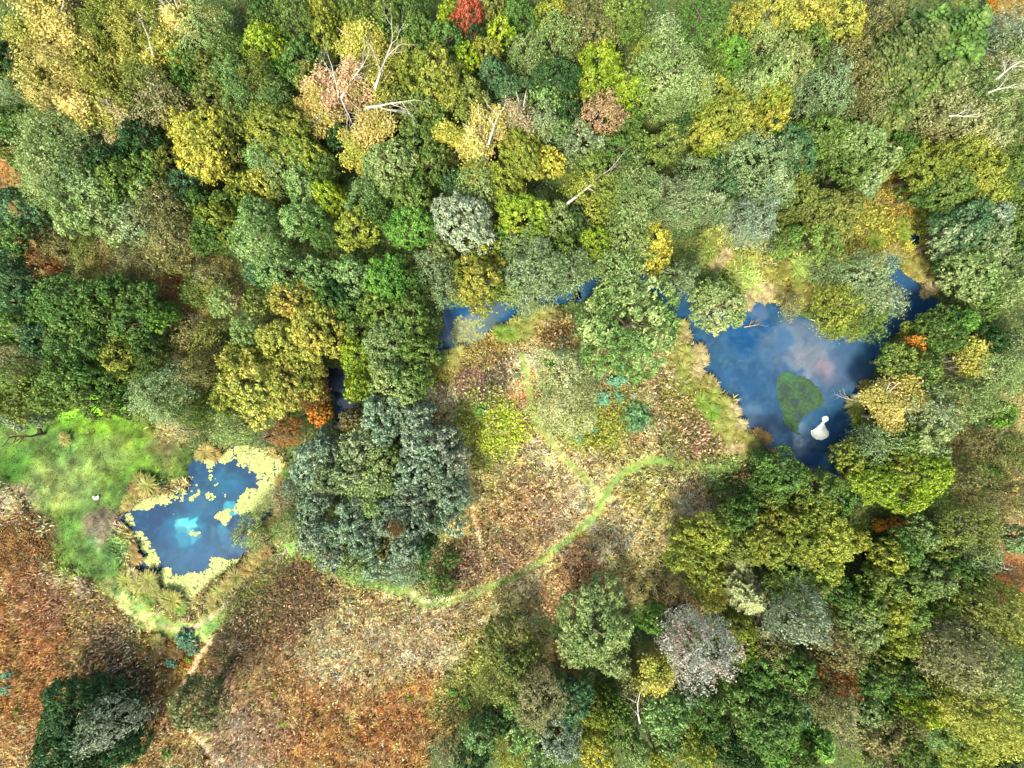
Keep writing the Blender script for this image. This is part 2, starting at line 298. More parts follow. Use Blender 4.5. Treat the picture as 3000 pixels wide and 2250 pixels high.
PATHS = [([(1530,1040),(1545,1110),(1560,1200),(1590,1260),(1650,1340),(1700,1390),(1750,1440),(1760,1500)], 15, (92,118,50), .85), ([(2140,1375),(2060,1368),(1990,1358),(1930,1352),(1880,1355),(1830,1382),(1790,1425),(1760,1480),(1745,1510),(1700,1550),(1640,1600),(1580,1645),(1500,1690),(1400,1735),(1300,1765),(1240,1770),(1200,1735),(1100,1715),(1040,1700),(960,1660),(900,1635),(840,1630)], 17, (92,124,48), .9),
 ([(1340,1230),(1365,1300),(1375,1380),(1385,1460),(1395,1530),(1410,1600),(1420,1680)], 8, (190,165,125), .85), ([(850,1610),(780,1690),(700,1755),(640,1805),(590,1850),(540,1855),(470,1830),(400,1785),(350,1740),(300,1690),(250,1650)], 36, (100,138,55), .95), ([(840,1615),(790,1665),(730,1710),(680,1750),(630,1800),(590,1830),(530,1845),(480,1835)], 8, (150,125,120), .8),
 ([(305,1705),(330,1745),(355,1780),(400,1808),(450,1830),(530,1850)], 8, (190,165,115), .7), ([(322,1700),(350,1735),(385,1775),(440,1800)], 5, (195,165,125), .6), ([(622,1872),(610,1895),(590,1915),(565,1955),(540,2005),(515,2055)], 10, (190,145,115), .9), ([(550,2130),(580,2165),(600,2190),(625,2225),(650,2260)], 9, (205,170,140), .9), ([(1120,1720),(1040,1702),(980,1672)], 7, (60,70,35), .9), ([(1600,1625),(1500,1692),(1400,1737),(1330,1757)], 5, (70,75,45), .7), ([(1262,1762),(1330,1755),(1240,1758)], 8, (200,190,150), .5), ([(1210,1740),(1250,1765),(1310,1750)], 7, (215,205,165), .7), ([(120,1510),(115,1580),(108,1630)], 9, (110,95,75), .8)]
BLOBS = [  # x, y, radius, colour, strength  (ground cover as it grows there)
 (300,1260,150,(125,185,25),.9),(400,1300,90,(120,160,35),.7),(130,1330,110,(105,150,55),.8),(60,1400,90,(75,135,30),.8),(150,1420,90,(160,178,95),.8),(250,1350,100,(120,165,75),.8),(330,1320,60,(150,170,80),.6),(240,1400,70,(140,165,85),.7),(470,1330,60,(140,145,85),.7),(440,1370,50,(110,160,40),.7),(250,1580,75,(95,150,60),.9),(310,1620,70,(110,160,75),.8),(200,1640,60,(125,160,60),.7),(150,1600,50,(120,155,50),.7),(300,1530,60,(150,130,120),.85),(130,1560,40,(115,105,75),.7),
 (40,1480,70,(190,165,140),.9),(60,1580,90,(130,95,55),.95),(40,1660,80,(135,90,50),.9),(120,1720,70,(150,105,80),.8),(60,1800,120,(150,85,55),.9),(250,1800,100,(140,100,70),.8),(100,1950,160,(150,90,50),.9),(30,2050,140,(155,85,50),.9),(300,1930,120,(110,100,60),.85),(450,1830,60,(135,140,65),.7),(470,1890,70,(160,115,45),.9),(510,1910,60,(160,85,45),.9),(470,1960,90,(165,105,45),.9),(370,2010,90,(110,90,55),.7),(420,2120,120,(135,90,55),.8),(30,2200,120,(160,110,75),.8),(600,1940,60,(165,110,50),.8),
 (700,1730,90,(95,90,50),.8),(800,1750,150,(105,88,58),.95),(880,1700,130,(115,88,62),.9),(760,1830,130,(110,92,62),.9),(900,1820,120,(120,100,68),.8),(700,1960,110,(150,125,88),.8),(640,2050,90,(110,85,65),.8),(800,2050,150,(160,115,80),.85),(730,2170,120,(170,135,115),.8),(690,2120,40,(200,165,140),.8),(870,2150,120,(165,115,90),.8),(1000,2080,140,(165,95,60),.95),(1100,2160,150,(168,92,60),.95),(980,2210,140,(165,98,60),.9),(1200,2080,110,(160,90,60),.9),(1230,2010,90,(155,105,65),.8),(1150,1970,70,(150,120,60),.6),(930,2000,120,(160,100,65),.7),
 (1060,1900,130,(195,160,125),.9),(950,1900,100,(185,155,120),.8),(1180,1840,130,(190,155,120),.9),(1330,1830,110,(185,155,115),.85),(1300,1910,80,(190,160,120),.7),(1060,1790,80,(155,130,90),.8),(1200,1790,70,(190,160,125),.7),(1420,1870,70,(160,145,90),.6),(1370,1990,80,(130,125,60),.8),(1330,2080,70,(125,110,55),.8),(1290,2180,90,(125,90,50),.8),(1400,1940,60,(120,125,50),.7),
 (1500,1800,90,(165,145,95),.8),(1500,1740,70,(155,145,80),.7),(1580,1680,90,(185,150,115),.85),(1640,1740,70,(165,115,80),.8),(1700,1640,80,(175,130,100),.8),(1740,1690,60,(150,100,70),.8),(1800,1620,90,(165,150,95),.8),(1850,1560,110,(200,165,125),.9),(1950,1500,100,(190,155,115),.85),(2050,1450,90,(195,155,125),.85),(1900,1450,90,(150,140,75),.7),(1860,1680,80,(140,125,70),.8),(1800,1740,60,(110,85,55),.7),(1700,1480,60,(205,170,130),.7),
 (1640,1430,90,(205,168,128),.9),(1580,1380,80,(175,150,95),.7),(1700,1330,60,(200,150,115),.9),(1650,1300,50,(195,150,110),.7),(1780,1300,70,(195,150,115),.9),(1850,1330,70,(175,150,95),.7),(1900,1390,60,(165,150,85),.8),(1740,1400,70,(200,165,125),.8),(1560,1310,50,(205,165,130),.8),(1500,1350,60,(160,140,85),.7),(1530,1460,110,(175,140,95),.8),(1460,1520,100,(165,130,90),.8),(1600,1520,90,(190,150,115),.8),(1450,1620,90,(165,135,90),.8),(1540,1600,90,(175,140,100),.8),(1430,1420,60,(150,135,80),.8),(1330,1560,50,(160,140,85),.8),
 (1290,1180,80,(190,165,125),.9),(1260,1230,60,(160,135,85),.8),(1330,1280,70,(165,145,95),.8),(1370,1350,60,(120,125,65),.7),(1510,1170,45,(185,120,90),.95),(1490,1205,30,(185,115,95),.95),(1530,1260,40,(170,115,80),.8),(1520,1110,40,(190,150,110),.9),(1570,1040,60,(205,160,125),.9),(1500,1060,50,(195,165,125),.8),(1400,1040,60,(135,130,60),.6),(1440,1010,60,(145,125,70),.6),(1570,980,60,(150,130,85),.8),(1650,980,40,(150,115,75),.8),
 (1420,1230,80,(115,130,40),.8),(1470,1250,70,(135,150,40),.8),(1430,1310,60,(135,140,55),.7),(1750,1230,90,(120,125,45),.85),(1830,1200,70,(110,110,45),.8),(1680,1260,50,(115,115,50),.7),(1780,1150,50,(165,95,65),.9),(1790,1200,30,(180,105,75),.9),(1760,1060,50,(140,95,65),.9),(1860,1280,25,(160,80,55),.9),(1920,1220,60,(190,140,115),.9),(1890,1260,50,(185,145,110),.7),(1930,1110,80,(150,130,90),.8),(2000,1180,70,(115,110,60),.8),(2050,1280,70,(120,110,65),.8),(2000,1330,60,(110,110,60),.7),(2120,1390,70,(95,130,60),.9),(2200,1350,60,(120,115,65),.8),(1640,1200,90,(120,120,65),.6),
 (2000,1060,50,(165,160,65),.8),(2080,1160,60,(160,150,75),.8),(2150,1260,60,(170,150,90),.8),(1950,1030,40,(160,130,85),.8),(1510,950,50,(150,160,60),.8),(1600,930,50,(165,150,70),.8),(1340,1055,40,(175,155,65),.8),(1300,1075,50,(140,135,40),.8),
 (2100,740,60,(150,150,65),.8),(2150,790,60,(145,150,70),.8),(2230,830,60,(205,165,110),.85),(2200,880,40,(215,160,120),.9),(2280,860,50,(195,165,85),.8),(2250,770,90,(150,145,70),.7),(2400,820,80,(140,140,60),.7),(2330,740,70,(120,115,60),.6),(2540,650,90,(125,120,55),.8),(2600,560,70,(120,100,50),.8),(2650,600,60,(160,110,60),.7),(2620,720,70,(155,155,55),.8),(2560,740,70,(150,135,65),.8),(2680,780,50,(165,130,60),.8),(2720,840,30,(205,165,120),.8),(2690,660,50,(130,150,45),.8),
 (2100,1640,60,(110,95,60),.5),(2890,1300,120,(100,100,54),.8),(2950,1420,110,(110,96,56),.8),(2870,1450,70,(140,115,75),.7),(2970,1600,80,(125,85,50),.9),(2950,1680,70,(130,70,40),.9),(2860,1830,90,(95,60,38),.9),(2960,1740,60,(120,60,35),.9),(2980,40,70,(135,100,50),.9),(1630,1930,70,(100,62,38),.95),(1580,1880,50,(90,85,50),.8),(1950,1920,90,(125,120,55),.8),(2000,1960,80,(110,85,60),.7),(1990,1750,70,(105,85,55),.9),(1980,1850,60,(100,65,50),.8),(2150,2050,100,(85,80,50),.7),(20,480,70,(140,88,48),.9),(30,560,60,(125,85,45),.9),(80,720,60,(125,92,55),.7),(300,720,100,(112,98,58),.7),(480,740,90,(125,105,62),.7),(560,820,60,(135,100,60),.6),(480,860,50,(160,100,65),.6),(640,800,60,(120,105,55),.8),(560,900,50,(128,98,52),.7),(560,1000,60,(105,95,52),.7),(600,1060,60,(110,85,45),.7),(520,1060,50,(110,85,65),.6),(500,1270,60,(120,105,65),.8)]
TREEFREE = [FIELD, LAWN, SPIT]
def open_mask(P):
    Q = warp(P, 14, 45, 3)
    return np.max([sm(sdist(Q, p), -12, 10) for p in (FIELD, LAWN, SPIT)], axis=0)
def cover_colour(P):
    """surface colour (photo sRGB, 0..255) of what grows or lies at photo position P"""
    Q = warp(P, 26, 70, 11); Q = warp(Q, 9, 18, 31)
    c = np.tile(np.array([54., 62., 30.]), (len(P), 1)); v = fbm(Q, 60, 21)[:, None]
    c = c * (1 - v) + np.array([78, 94, 42.]) * v
    def over(col, w):
        nonlocal c; c = c * (1 - w[:, None]) + np.array(col, float) * w[:, None]
    over((98, 98, 52), sm(sdist(Q, SCRUB), -25, 25)); over((112, 100, 60), sm(sdist(Q, EAST), -30, 30) * .9)
    over((148, 128, 82), sm(sdist(Q, FIELD), -15, 12)); over((140, 138, 66), sm(sdist(Q, SPIT), -15, 12)); over((108, 146, 52), sm(sdist(warp(P, 10, 40, 3), LAWN), -10, 12))
    for x, y, r, col, w in BLOBS:
        d = np.hypot(Q[:, 0] - x, Q[:, 1] - y); m = d < r * 1.5
        if m.any(): over(col, w * (1 - sm(d, r * .55, r * 1.3)))
    Q2 = warp(P, 5, 30, 77)
    for pts, w, col, st in PATHS: over(col, st * (1 - sm(lined(Q2, pts) + 14 * (fbm(P, 22, 88) - .5), w * .3, w * 1.25)))
    f = fbm(P, 16, 91)[:, None]; c = c * (.82 + .36 * f)
    fw = sm(sdist(P, FIELD), -5, 15)[:, None]; g = (fbm(P, 34, 133) - .5)[:, None]; c = c + g * np.array([30, 6, -14.])
    g3 = np.clip((fbm(P, 60, 171)[:, None] - .5) * 4, 0, 1) * fw * .42; c = c * (1 - g3) + np.array([98, 104, 48.]) * g3; g4 = np.clip((fbm(P, 22, 191)[:, None] - .55) * 5, 0, 1) * fw * .35; c = c * (1 - g4) + np.array([196, 172, 130.]) * g4; g5 = np.clip((fbm(P, 15, 211)[:, None] - .56) * 6, 0, 1) * fw * .5; c = c * (1 - g5) + c * .7 * g5
    m = c.mean(1, keepdims=True); red = np.clip((c[:, :1] - c[:, 1:2] - 18) / 60, 0, 1); lw = sm(sdist(P, LAWN), -20, 10)[:, None]; c = c + red * (c[:, :1] - c[:, 1:2]) * np.array([-.10, .20, .02]) + (1 - red) * (1 - lw) * (m - c) * .1; c = c * (1 + lw * ((fbm(P, 26, 207)[:, None] - .5) * .9 + (fbm(P, 9, 307)[:, None] - .5) * .6)); c = c * (1.3 - .58 * sm(sdist(P, LAWN), -20, 10)[:, None]) + 8
    return np.clip(c, 5, 250)
def water_depth(P):
    return np.max([sdist(P, p) for p, _ in WATERS], axis=0)
def w2p(X, Y): return np.stack([X / S + 1500, 1125 - Y / S], 1)
WZ = -.32
def ground_z(P):
    return .28 * (fbm(P, 130, 41) - .5) - 1.0 * sm(water_depth(warp(P, 4, 12, 8)), -9, 9)
xs = np.concatenate([[-1500, -400, -120], np.arange(-68, 68.1, .32), [120, 400, 1500]]); ys = np.concatenate([[-1500, -400, -90], np.arange(-52, 52.1, .32), [90, 400, 1500]])
GX, GY = np.meshgrid(xs, ys); GP = w2p(GX.ravel(), GY.ravel()); nx = len(xs); ny = len(ys)
idx = np.arange(nx * ny).reshape(ny, nx); GF = np.stack([idx[:-1, :-1], idx[:-1, 1:], idx[1:, 1:], idx[1:, :-1]], -1).reshape(-1, 4)
gc = cover_colour(GP); wd = water_depth(GP); k = sm(wd, -6, 4)[:, None]; gc = gc * (1 - k) + np.array([45, 48, 38.]) * k
ground = bpy.data.objects.new('ground', mesh_from('ground', np.stack([GX.ravel(), GY.ravel(), ground_z(GP)], 1), GF, hue=lin(gc), mats=[M_GROUND], smooth=True)); C.objects.link(ground); ground['kind'] = 'structure'

# ---------------------------------------------------------------- water
FILM_AND_SKY = {'pond_water': ((0,72,118), [(600,1480,60,(40,105,150),.7),(560,1490,55,(70,110,145),.7),(530,1480,40,(45,95,140),.6),(660,1420,45,(25,135,175),.7),(690,1450,45,(15,110,160),.7),(545,1545,60,(30,130,175),.8),(545,1540,34,(160,250,255),1.),(548,1565,26,(165,235,240),1.),(556,1530,20,(95,200,222),.9),(535,1585,16,(100,200,220),.9),(552,1612,9,(110,190,220),.9),(668,1500,24,(90,195,220),.95),(660,1530,16,(80,180,215),.9),(652,1565,20,(80,180,210),.8),(617,1570,9,(80,170,200),.7),(560,1615,50,(20,120,175),.6),(500,1580,50,(25,110,155),.5),(530,1640,40,(60,105,145),.7),(620,1600,55,(65,110,155),.7),(590,1640,45,(45,100,150),.5),(480,1600,40,(50,95,140),.6),(700,1590,45,(90,120,160),.6),(640,1370,40,(55,100,145),.6),(600,1420,40,(50,95,140),.5)]),  # base blue of the waters has the sky's reflection painted into it
 'lake_water': ((58,98,134), [(2170,960,40,(30,90,145),.8),(2190,1000,40,(28,88,142),.9),(2240,955,25,(25,80,135),.8),(2330,1010,75,(135,140,158),.85),(2370,1060,70,(150,148,162),.9),(2260,1000,50,(100,118,150),.7),(2400,980,50,(110,122,150),.7),(2440,1090,60,(125,128,150),.8),(2420,1080,30,(168,140,152),.7),(2440,1110,26,(175,138,150),.7),(2300,990,30,(65,105,150),.7),(2280,1040,45,(75,108,148),.7),(2480,1040,50,(85,110,148),.7),(2490,1130,60,(85,108,145),.7),(2400,1140,50,(90,112,145),.8),(2200,1220,40,(105,128,160),.8),(2240,1240,40,(90,115,150),.7),(2300,1130,50,(65,100,142),.6),(2360,1300,35,(160,165,182),.85),(2345,1285,18,(205,205,215),.9),(2380,1330,45,(100,120,155),.7),(2400,1380,50,(45,95,145),.8),(2430,1230,30,(40,88,138),.7),(2385,1320,12,(30,80,130),.8),(2350,1255,26,(120,145,175),.8),(2650,850,50,(60,95,140),.7),(2640,900,60,(75,105,145),.7),(2700,900,40,(45,90,138),.7),(1900,815,60,(55,105,150),.6),(2230,910,30,(100,115,150),.7),(2100,1100,40,(50,95,140),.5),(2560,1000,30,(60,95,140),.6),(2330,1090,26,(70,105,145),.8),(2190,1110,60,(50,92,138),.6)]),  # pale lake patches: cloud reflection painted in, along with pinkish-grey film
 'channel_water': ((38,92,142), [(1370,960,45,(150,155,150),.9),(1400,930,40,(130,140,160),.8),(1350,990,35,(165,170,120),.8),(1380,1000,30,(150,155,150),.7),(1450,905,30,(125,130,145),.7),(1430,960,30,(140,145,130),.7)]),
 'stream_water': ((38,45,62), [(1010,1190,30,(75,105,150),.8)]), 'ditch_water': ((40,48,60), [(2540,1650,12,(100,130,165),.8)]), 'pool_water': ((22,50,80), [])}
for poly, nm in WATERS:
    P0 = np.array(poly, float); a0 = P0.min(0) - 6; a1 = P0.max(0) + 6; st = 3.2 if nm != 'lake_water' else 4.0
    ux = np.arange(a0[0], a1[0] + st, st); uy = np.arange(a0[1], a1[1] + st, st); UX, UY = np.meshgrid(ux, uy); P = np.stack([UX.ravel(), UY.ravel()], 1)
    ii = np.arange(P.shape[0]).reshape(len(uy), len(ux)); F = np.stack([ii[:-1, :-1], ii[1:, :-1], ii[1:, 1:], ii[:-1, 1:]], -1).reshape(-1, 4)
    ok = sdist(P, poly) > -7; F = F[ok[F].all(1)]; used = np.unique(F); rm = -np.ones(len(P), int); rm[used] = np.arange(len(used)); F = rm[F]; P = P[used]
    base, fl = FILM_AND_SKY[nm]; c = np.tile(np.array(base, float), (len(P), 1)); Q = warp(warp(P, 26, 50, 61), 8, 12, 71)
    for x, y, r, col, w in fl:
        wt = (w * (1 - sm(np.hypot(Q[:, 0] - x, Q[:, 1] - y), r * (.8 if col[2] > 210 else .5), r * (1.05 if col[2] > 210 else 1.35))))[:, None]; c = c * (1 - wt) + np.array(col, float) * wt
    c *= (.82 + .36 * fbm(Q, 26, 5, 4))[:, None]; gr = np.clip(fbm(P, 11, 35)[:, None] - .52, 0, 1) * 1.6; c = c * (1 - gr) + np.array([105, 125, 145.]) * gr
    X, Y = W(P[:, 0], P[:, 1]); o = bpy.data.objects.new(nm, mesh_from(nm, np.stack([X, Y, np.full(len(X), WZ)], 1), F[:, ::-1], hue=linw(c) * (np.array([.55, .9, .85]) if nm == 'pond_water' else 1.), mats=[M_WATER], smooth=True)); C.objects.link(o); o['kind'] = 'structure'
def stuff(name, V, F, tone, hue, m, label):
    me = mesh_from(name, V, F, tone=tone, hue=hue, mats=[m]); o = bpy.data.objects.new(name, me); C.objects.link(o); o['kind'] = 'stuff'; o['label'] = label; o['category'] = name.split('_')[-1]; return o
# duckweed: small floating rafts, thickest along the shores
rg = np.random.default_rng(7)
def weed_weight(P):
    Q = warp(P, 14, 22, 15); w = np.zeros(len(P)); d = sdist(Q, POND)
    for x, y, r, s in [(800,1400,62,1.6),(770,1350,60,1.4),(720,1320,50,1.1),(790,1460,50,1.3),(760,1490,44,1.0),(705,1350,28,.8),(718,1470,38,1.05),(735,1450,32,1.0),(700,1490,24,.8),(655,1335,40,.8),(610,1352,24,.85),(620,1380,26,.7),(612,1400,16,.6),(560,1735,70,1.3),(520,1715,40,1.1),(600,1700,45,1.1),(640,1660,40,1.0),(620,1640,22,.7),(680,1650,26,.9),(480,1690,36,1.),(440,1640,36,1.),(425,1600,34,.9),(400,1570,18,.8),(480,1448,42,1.15),(430,1462,40,1.3),(395,1480,26,1.),(370,1525,22,.8),(520,1462,20,.6),(564,1565,20,.62),(565,1548,14,.6),(655,1515,26,1.0),(665,1500,14,.8),(560,1460,18,.6),(610,1455,20,.7),(560,1400,10,.7),(575,1440,18,.55),(640,1440,14,.4),(655,1450,12,.5),(560,1420,26,.45),(630,1410,16,.6),(500,1510,20,.4),(600,1480,60,.16),(750,1560,40,.9)]:
        w = np.maximum(w, s * (1 - sm(np.hypot(Q[:, 0] - x, Q[:, 1] - y), r * .45, r * 1.1)))
    return w
def weed(poly, n, wf, cols, label, rr=(.04, .13)):
    A = np.array(poly); P = rg.uniform(A.min(0) - 4, A.max(0) + 4, (n, 2)); d = sdist(P, poly); P = P[d > -5]
    w = wf(P); P = P[np.minimum(w * .90, .78) > .10 + 1.0 * (.6 * fbm(P, 9, 23, 2) + .4 * nz(P, 3.2, 29))]; n = len(P); X, Y = W(P[:, 0], P[:, 1]); th = np.arange(6) * math.pi / 3; r = rg.uniform(*rr, n); a = rg.uniform(0, 6, n)
    V = np.stack([np.stack([X + np.cos(t + a) * r * rg.uniform(.7, 1.1, n), Y + np.sin(t + a) * r * rg.uniform(.7, 1.1, n), WZ + rg.uniform(.012, .05, n)], 1) for t in th], 1).reshape(-1, 3)
    q = rg.uniform(0, 1, (n, 1)); m = fbm(P, 40, 3)[:, None]; c = np.array(cols[0]) * (1 - m) + np.array(cols[1]) * m
    return stuff('duckweed', V, np.arange(6 * n).reshape(n, 6), rep(np.concatenate([q, .2 + .75 * q, q], 1), 6), rep(lin(c), 6), M_COVER, label)
weed(POND, 60000, weed_weight, ((214,218,140), (188,200,112)), 'pale yellow duckweed floating round the shores of the blue pond')
def weed2(P):
    Q = warp(P, 14, 22, 19); w = np.zeros(len(P))
    for x, y, r, s in [(1360,960,50,1.0),(1345,990,32,.95),(1400,985,36,.8),(1405,930,40,.7),(1440,915,40,.5),(1375,1000,22,.8)]: w = np.maximum(w, s * (1 - sm(np.hypot(Q[:, 0] - x, Q[:, 1] - y), r * .4, r * 1.1)))
    return w
weed(MERE, 12000, weed2, ((165,165,115), (175,185,85)), 'olive grey duckweed and scum on the channel by the sedges')
def flat_patch(name, pts, z, thick, col, m, label, kind=None, cat=None, jag=3.0, grid=2.2):
    P0 = np.array(pts, float); a0 = P0.min(0) - 4; a1 = P0.max(0) + 4
    ux = np.arange(a0[0], a1[0] + grid, grid); uy = np.arange(a0[1], a1[1] + grid, grid); UX, UY = np.meshgrid(ux, uy); P = np.stack([UX.ravel(), UY.ravel()], 1)
    d = sdist(warp(P, jag, 8, 3), pts); ii = np.arange(len(P)).reshape(len(uy), len(ux)); F = np.stack([ii[:-1, :-1], ii[1:, :-1], ii[1:, 1:], ii[:-1, 1:]], -1).reshape(-1, 4)[:, ::-1]
    F = F[(d > -.5 * grid)[F].all(1)]; used = np.unique(F); rm = -np.ones(len(P), int); rm[used] = np.arange(len(used)); F = rm[F]; P = P[used]; d = d[used]
    X, Y = W(P[:, 0], P[:, 1]); Z = z + thick * sm(d, -1, 4) ; c = col(P, d)
    o = bpy.data.objects.new(name, mesh_from(name, np.stack([X, Y, Z], 1), F, hue=lin(c), mats=[m], smooth=True)); C.objects.link(o); o['label'] = label
    if kind: o['kind'] = kind
    else: o['category'] = cat
    return o
def z1(l): return [(2240 + x / 5.53, 1050 + y / 5.53) for x, y in l]
def weedcol(P, d):
    v = fbm(P, 22, 14)[:, None]; c = np.array([70, 128, 88.]) * (1 - v) + np.array([88, 122, 78.]) * v
    for x, y, r, col, w in [(2330,1180,16,(66,84,98),.85),(2353,1140,14,(70,88,98),.8),(2300,1140,22,(66,90,92),.7),(2370,1165,20,(72,96,90),.6),(2345,1220,18,(58,84,100),.8),(2300,1165,16,(62,88,90),.6),(2310,1105,24,(72,140,98),.8),(2300,1250,14,(78,138,84),.6)]:
        k = (w * (1 - sm(np.hypot(*(warp(P, 8, 10, 2) - [x, y]).T), r * .4, r * 1.2)))[:, None]; c = c * (1 - k) + np.array(col) * k
    k = (1 - sm(d, 0, 5))[:, None] * .4; return (c * (1 - k) + np.array([52, 95, 130.]) * k) * .7 * (.75 + .5 * fbm(P, 6, 4)[:, None])
flat_patch('waterweed', z1([(330,205),(400,205),(450,235),(510,235),(560,290),(600,275),(660,290),(740,340),(800,390),(830,450),(900,470),(930,560),(990,670),(960,740),(900,800),(830,850),(760,870),(700,940),(640,960),(590,1050),(560,1120),(570,1180),(620,1250),(540,1240),(450,1180),(380,1110),(310,1060),(310,900),(270,800),(250,700),(205,620),(195,500),(210,420),(220,320),(260,250)]), WZ + .006, .02, weedcol, M_PATCH, 'dark green waterweed bed lying at the surface of the lake', 'stuff')
flat_patch('white_patch', z1([(925,1065),(945,1035),(965,1035),(950,1005),(945,970),(980,938),(1030,935),(1060,960),(1052,1010),(1010,1040),(985,1060),(1005,1100),(1020,1140),(1060,1190),(1065,1250),(1030,1290),(940,1330),(850,1315),(790,1270),(765,1220),(770,1170),(830,1150),(880,1100)]), WZ + .008, .05, lambda P, d: 1.04 * np.tile(np.array([222, 230, 228.]), (len(P), 1)) * (.96 + .06 * (1 - sm(d, 0, 4)))[:, None], M_PATCH, 'smooth white patch shaped like a bowling pin beside the waterweed bed', cat='foam', jag=.6, grid=1.2)  # flat white patch laid just above the lake surface

# ---------------------------------------------------------------- ground cover nobody could count
FIELDBOX = (-120, -90, 3120, 2340)
def pts_in(n, box=FIELDBOX): return np.stack([rg.uniform(box[0], box[2], n), rg.uniform(box[1], box[3], n)], 1)
def near_path(P): return np.min([lined(warp(P, 5, 30, 77), p[0]) - p[1] * .8 + 14 * (fbm(P, 22, 88) - .5) for p in PATHS[:9]], axis=0)
def z_at(P): return ground_z(P)
# grasses, in tufts of leaning blades
P = pts_in(170000); om = open_mask(P); P = P[(rg.uniform(size=len(P)) < om) & (water_depth(P) < -2)]
lawn = sm(sdist(warp(P, 10, 40, 3), LAWN), -8, 8); npth = near_path(P); short = np.maximum(lawn, 1 - sm(npth, -4, 10))
nb = 5; n = len(P); col = lin(np.clip(cover_colour(P) * np.clip(rg.normal(1.02, .38, (n, 1)), .25, 2.0) + rg.normal(size=(n, 1)) * [10, -2, -8], 5, 255))
hgt = (.10 + .55 * (1 - short)) * rg.uniform(.6, 1.3, n); X, Y = W(P[:, 0], P[:, 1]); Z = z_at(P); wind = fbm(P, 60, 8) * 6.3
a = rg.uniform(0, 2 * math.pi, (n, nb)); a = np.where(rg.uniform(size=(n, nb)) < .45, wind[:, None] + rg.normal(size=(n, nb)) * .5, a); lean = rg.uniform(.35, 1.1, (n, nb)) * hgt[:, None]; wd2 = .04 + .04 * (1 - short[:, None]) * rg.uniform(.5, 1.4, (n, nb))
bx = X[:, None] + rg.normal(size=(n, nb)) * .13; by = Y[:, None] + rg.normal(size=(n, nb)) * .13; ca, sa = np.cos(a), np.sin(a); zz = np.repeat(Z[:, None], nb, 1)
V = np.stack([np.stack([bx - sa * wd2, by + ca * wd2, zz - .02], -1), np.stack([bx + sa * wd2, by - ca * wd2, zz - .02], -1), np.stack([bx + ca * lean, by + sa * lean, zz + hgt[:, None] * .8], -1)], 2).reshape(-1, 3)
tn = np.stack([np.zeros(n * nb), rg.uniform(.2, .85, n * nb), np.zeros(n * nb)], 1)
stuff('meadow_grass', V, np.arange(3 * n * nb).reshape(-1, 3), rep(tn, 3), rep(col, 3 * nb), M_COVER, 'short and tall grasses of the open meadow and lawn')
# broad leaved herbs, brambles and undergrowth
def leafy(name, P, colr, size, hts, label, tilt=.55, lobes=1.):
    n = len(P); X, Y = W(P[:, 0], P[:, 1]); Z = z_at(P) + hts; V, F = leaf_cards(np.stack([X, Y, Z], 1), rg.normal(size=(n, 3)) * tilt + [0, 0, 1.], size, size * .6, rg)
    return stuff(name, V, F, rep(np.stack([np.zeros(n), rg.uniform(.1, 1, n), np.zeros(n)], 1), 4), rep(lin(np.clip(colr, 5, 255)) * 1.25, 4), M_COVER, label)
P = pts_in(260000); om = open_mask(P); scr = np.maximum(sm(sdist(P, SCRUB), -20, 20), sm(sdist(P, EAST), -20, 20)); ok = (om < rg.uniform(size=len(P)) * .9 + .05) & (water_depth(P) < -1 ) ; P = P[ok]; scr = scr[ok]
m = fbm(P, 42, 55); h = (m ** 1.5) * (3.2 - 2.2 * scr) * rg.uniform(.45, 1, len(P)) * sm(-water_depth(P), 0, 30)
cc = cover_colour(P) * rg.uniform(.8, 1.5, (len(P), 1)); g = nz(P, 34, 77)[:, None] * (1 - scr[:, None] * .85); cc = cc * (1 - .55 * g) + np.array([70, 105, 45.]) * .55 * g
leafy('undergrowth', P, cc, .3, h, 'tangled bramble and shrub undergrowth between the trees')
HERB = [(1420,1220,85,(150,165,45),1.),(1470,1255,70,(165,180,45),1.1),(1430,1310,60,(150,150,60),.8),(1400,1170,45,(120,140,60),.7),(1530,1270,30,(160,175,45),.8),(1560,1200,20,(140,150,50),.7),(1750,1240,80,(140,150,45),1.),(1830,1200,70,(120,125,45),.9),(1690,1270,45,(130,145,50),.8),(1400,1100,75,(115,90,80),1.2),(1380,1120,45,(125,85,95),.9),(1455,1105,35,(70,80,60),.9),(1300,1085,50,(150,145,45),1.),(1360,1030,35,(175,165,55),.9),(1440,1010,50,(140,125,60),.8),(1620,970,50,(150,130,70),.8),(1980,1230,75,(110,115,55),.9),(2030,1290,80,(120,120,65),.9),(2000,1150,60,(140,145,50),.8),(1950,1130,50,(135,130,80),.6),(1280,1700,60,(90,120,60),1.),(1370,1680,50,(110,90,75),.8),(1330,1640,40,(80,100,55),.8),(800,1760,130,(105,85,55),1.1),(880,1720,80,(115,90,62),.9),(720,1800,60,(95,100,60),.8),(2600,620,100,(140,135,50),.9),(2560,690,70,(150,150,50),.9),(2660,560,60,(160,130,60),.6),(240,1790,60,(150,150,60),.5),(100,1640,70,(125,95,50),1.),(60,1600,70,(120,80,45),1.),(1630,1000,40,(160,130,85),.5),(2200,800,60,(130,145,70),.5),(1330,2060,70,(115,125,45),.7),(1440,1940,60,(120,135,50),.6),(1760,1180,60,(110,110,50),.6),(1290,1110,40,(130,120,50),.7),(2240,1340,60,(80,130,60),.7),(730,1690,60,(115,120,45),.6),(2120,1420,60,(110,125,60),.6)]
p = pts_in(90000); om = open_mask(p); p = p[(rg.uniform(size=len(p)) < om) & (water_depth(p) < -3) & (near_path(p) > 2) & (sdist(p, LAWN) < -5) & (fbm(p, 30, 500) + .25 * nz(p, 8, 501) > .5)]
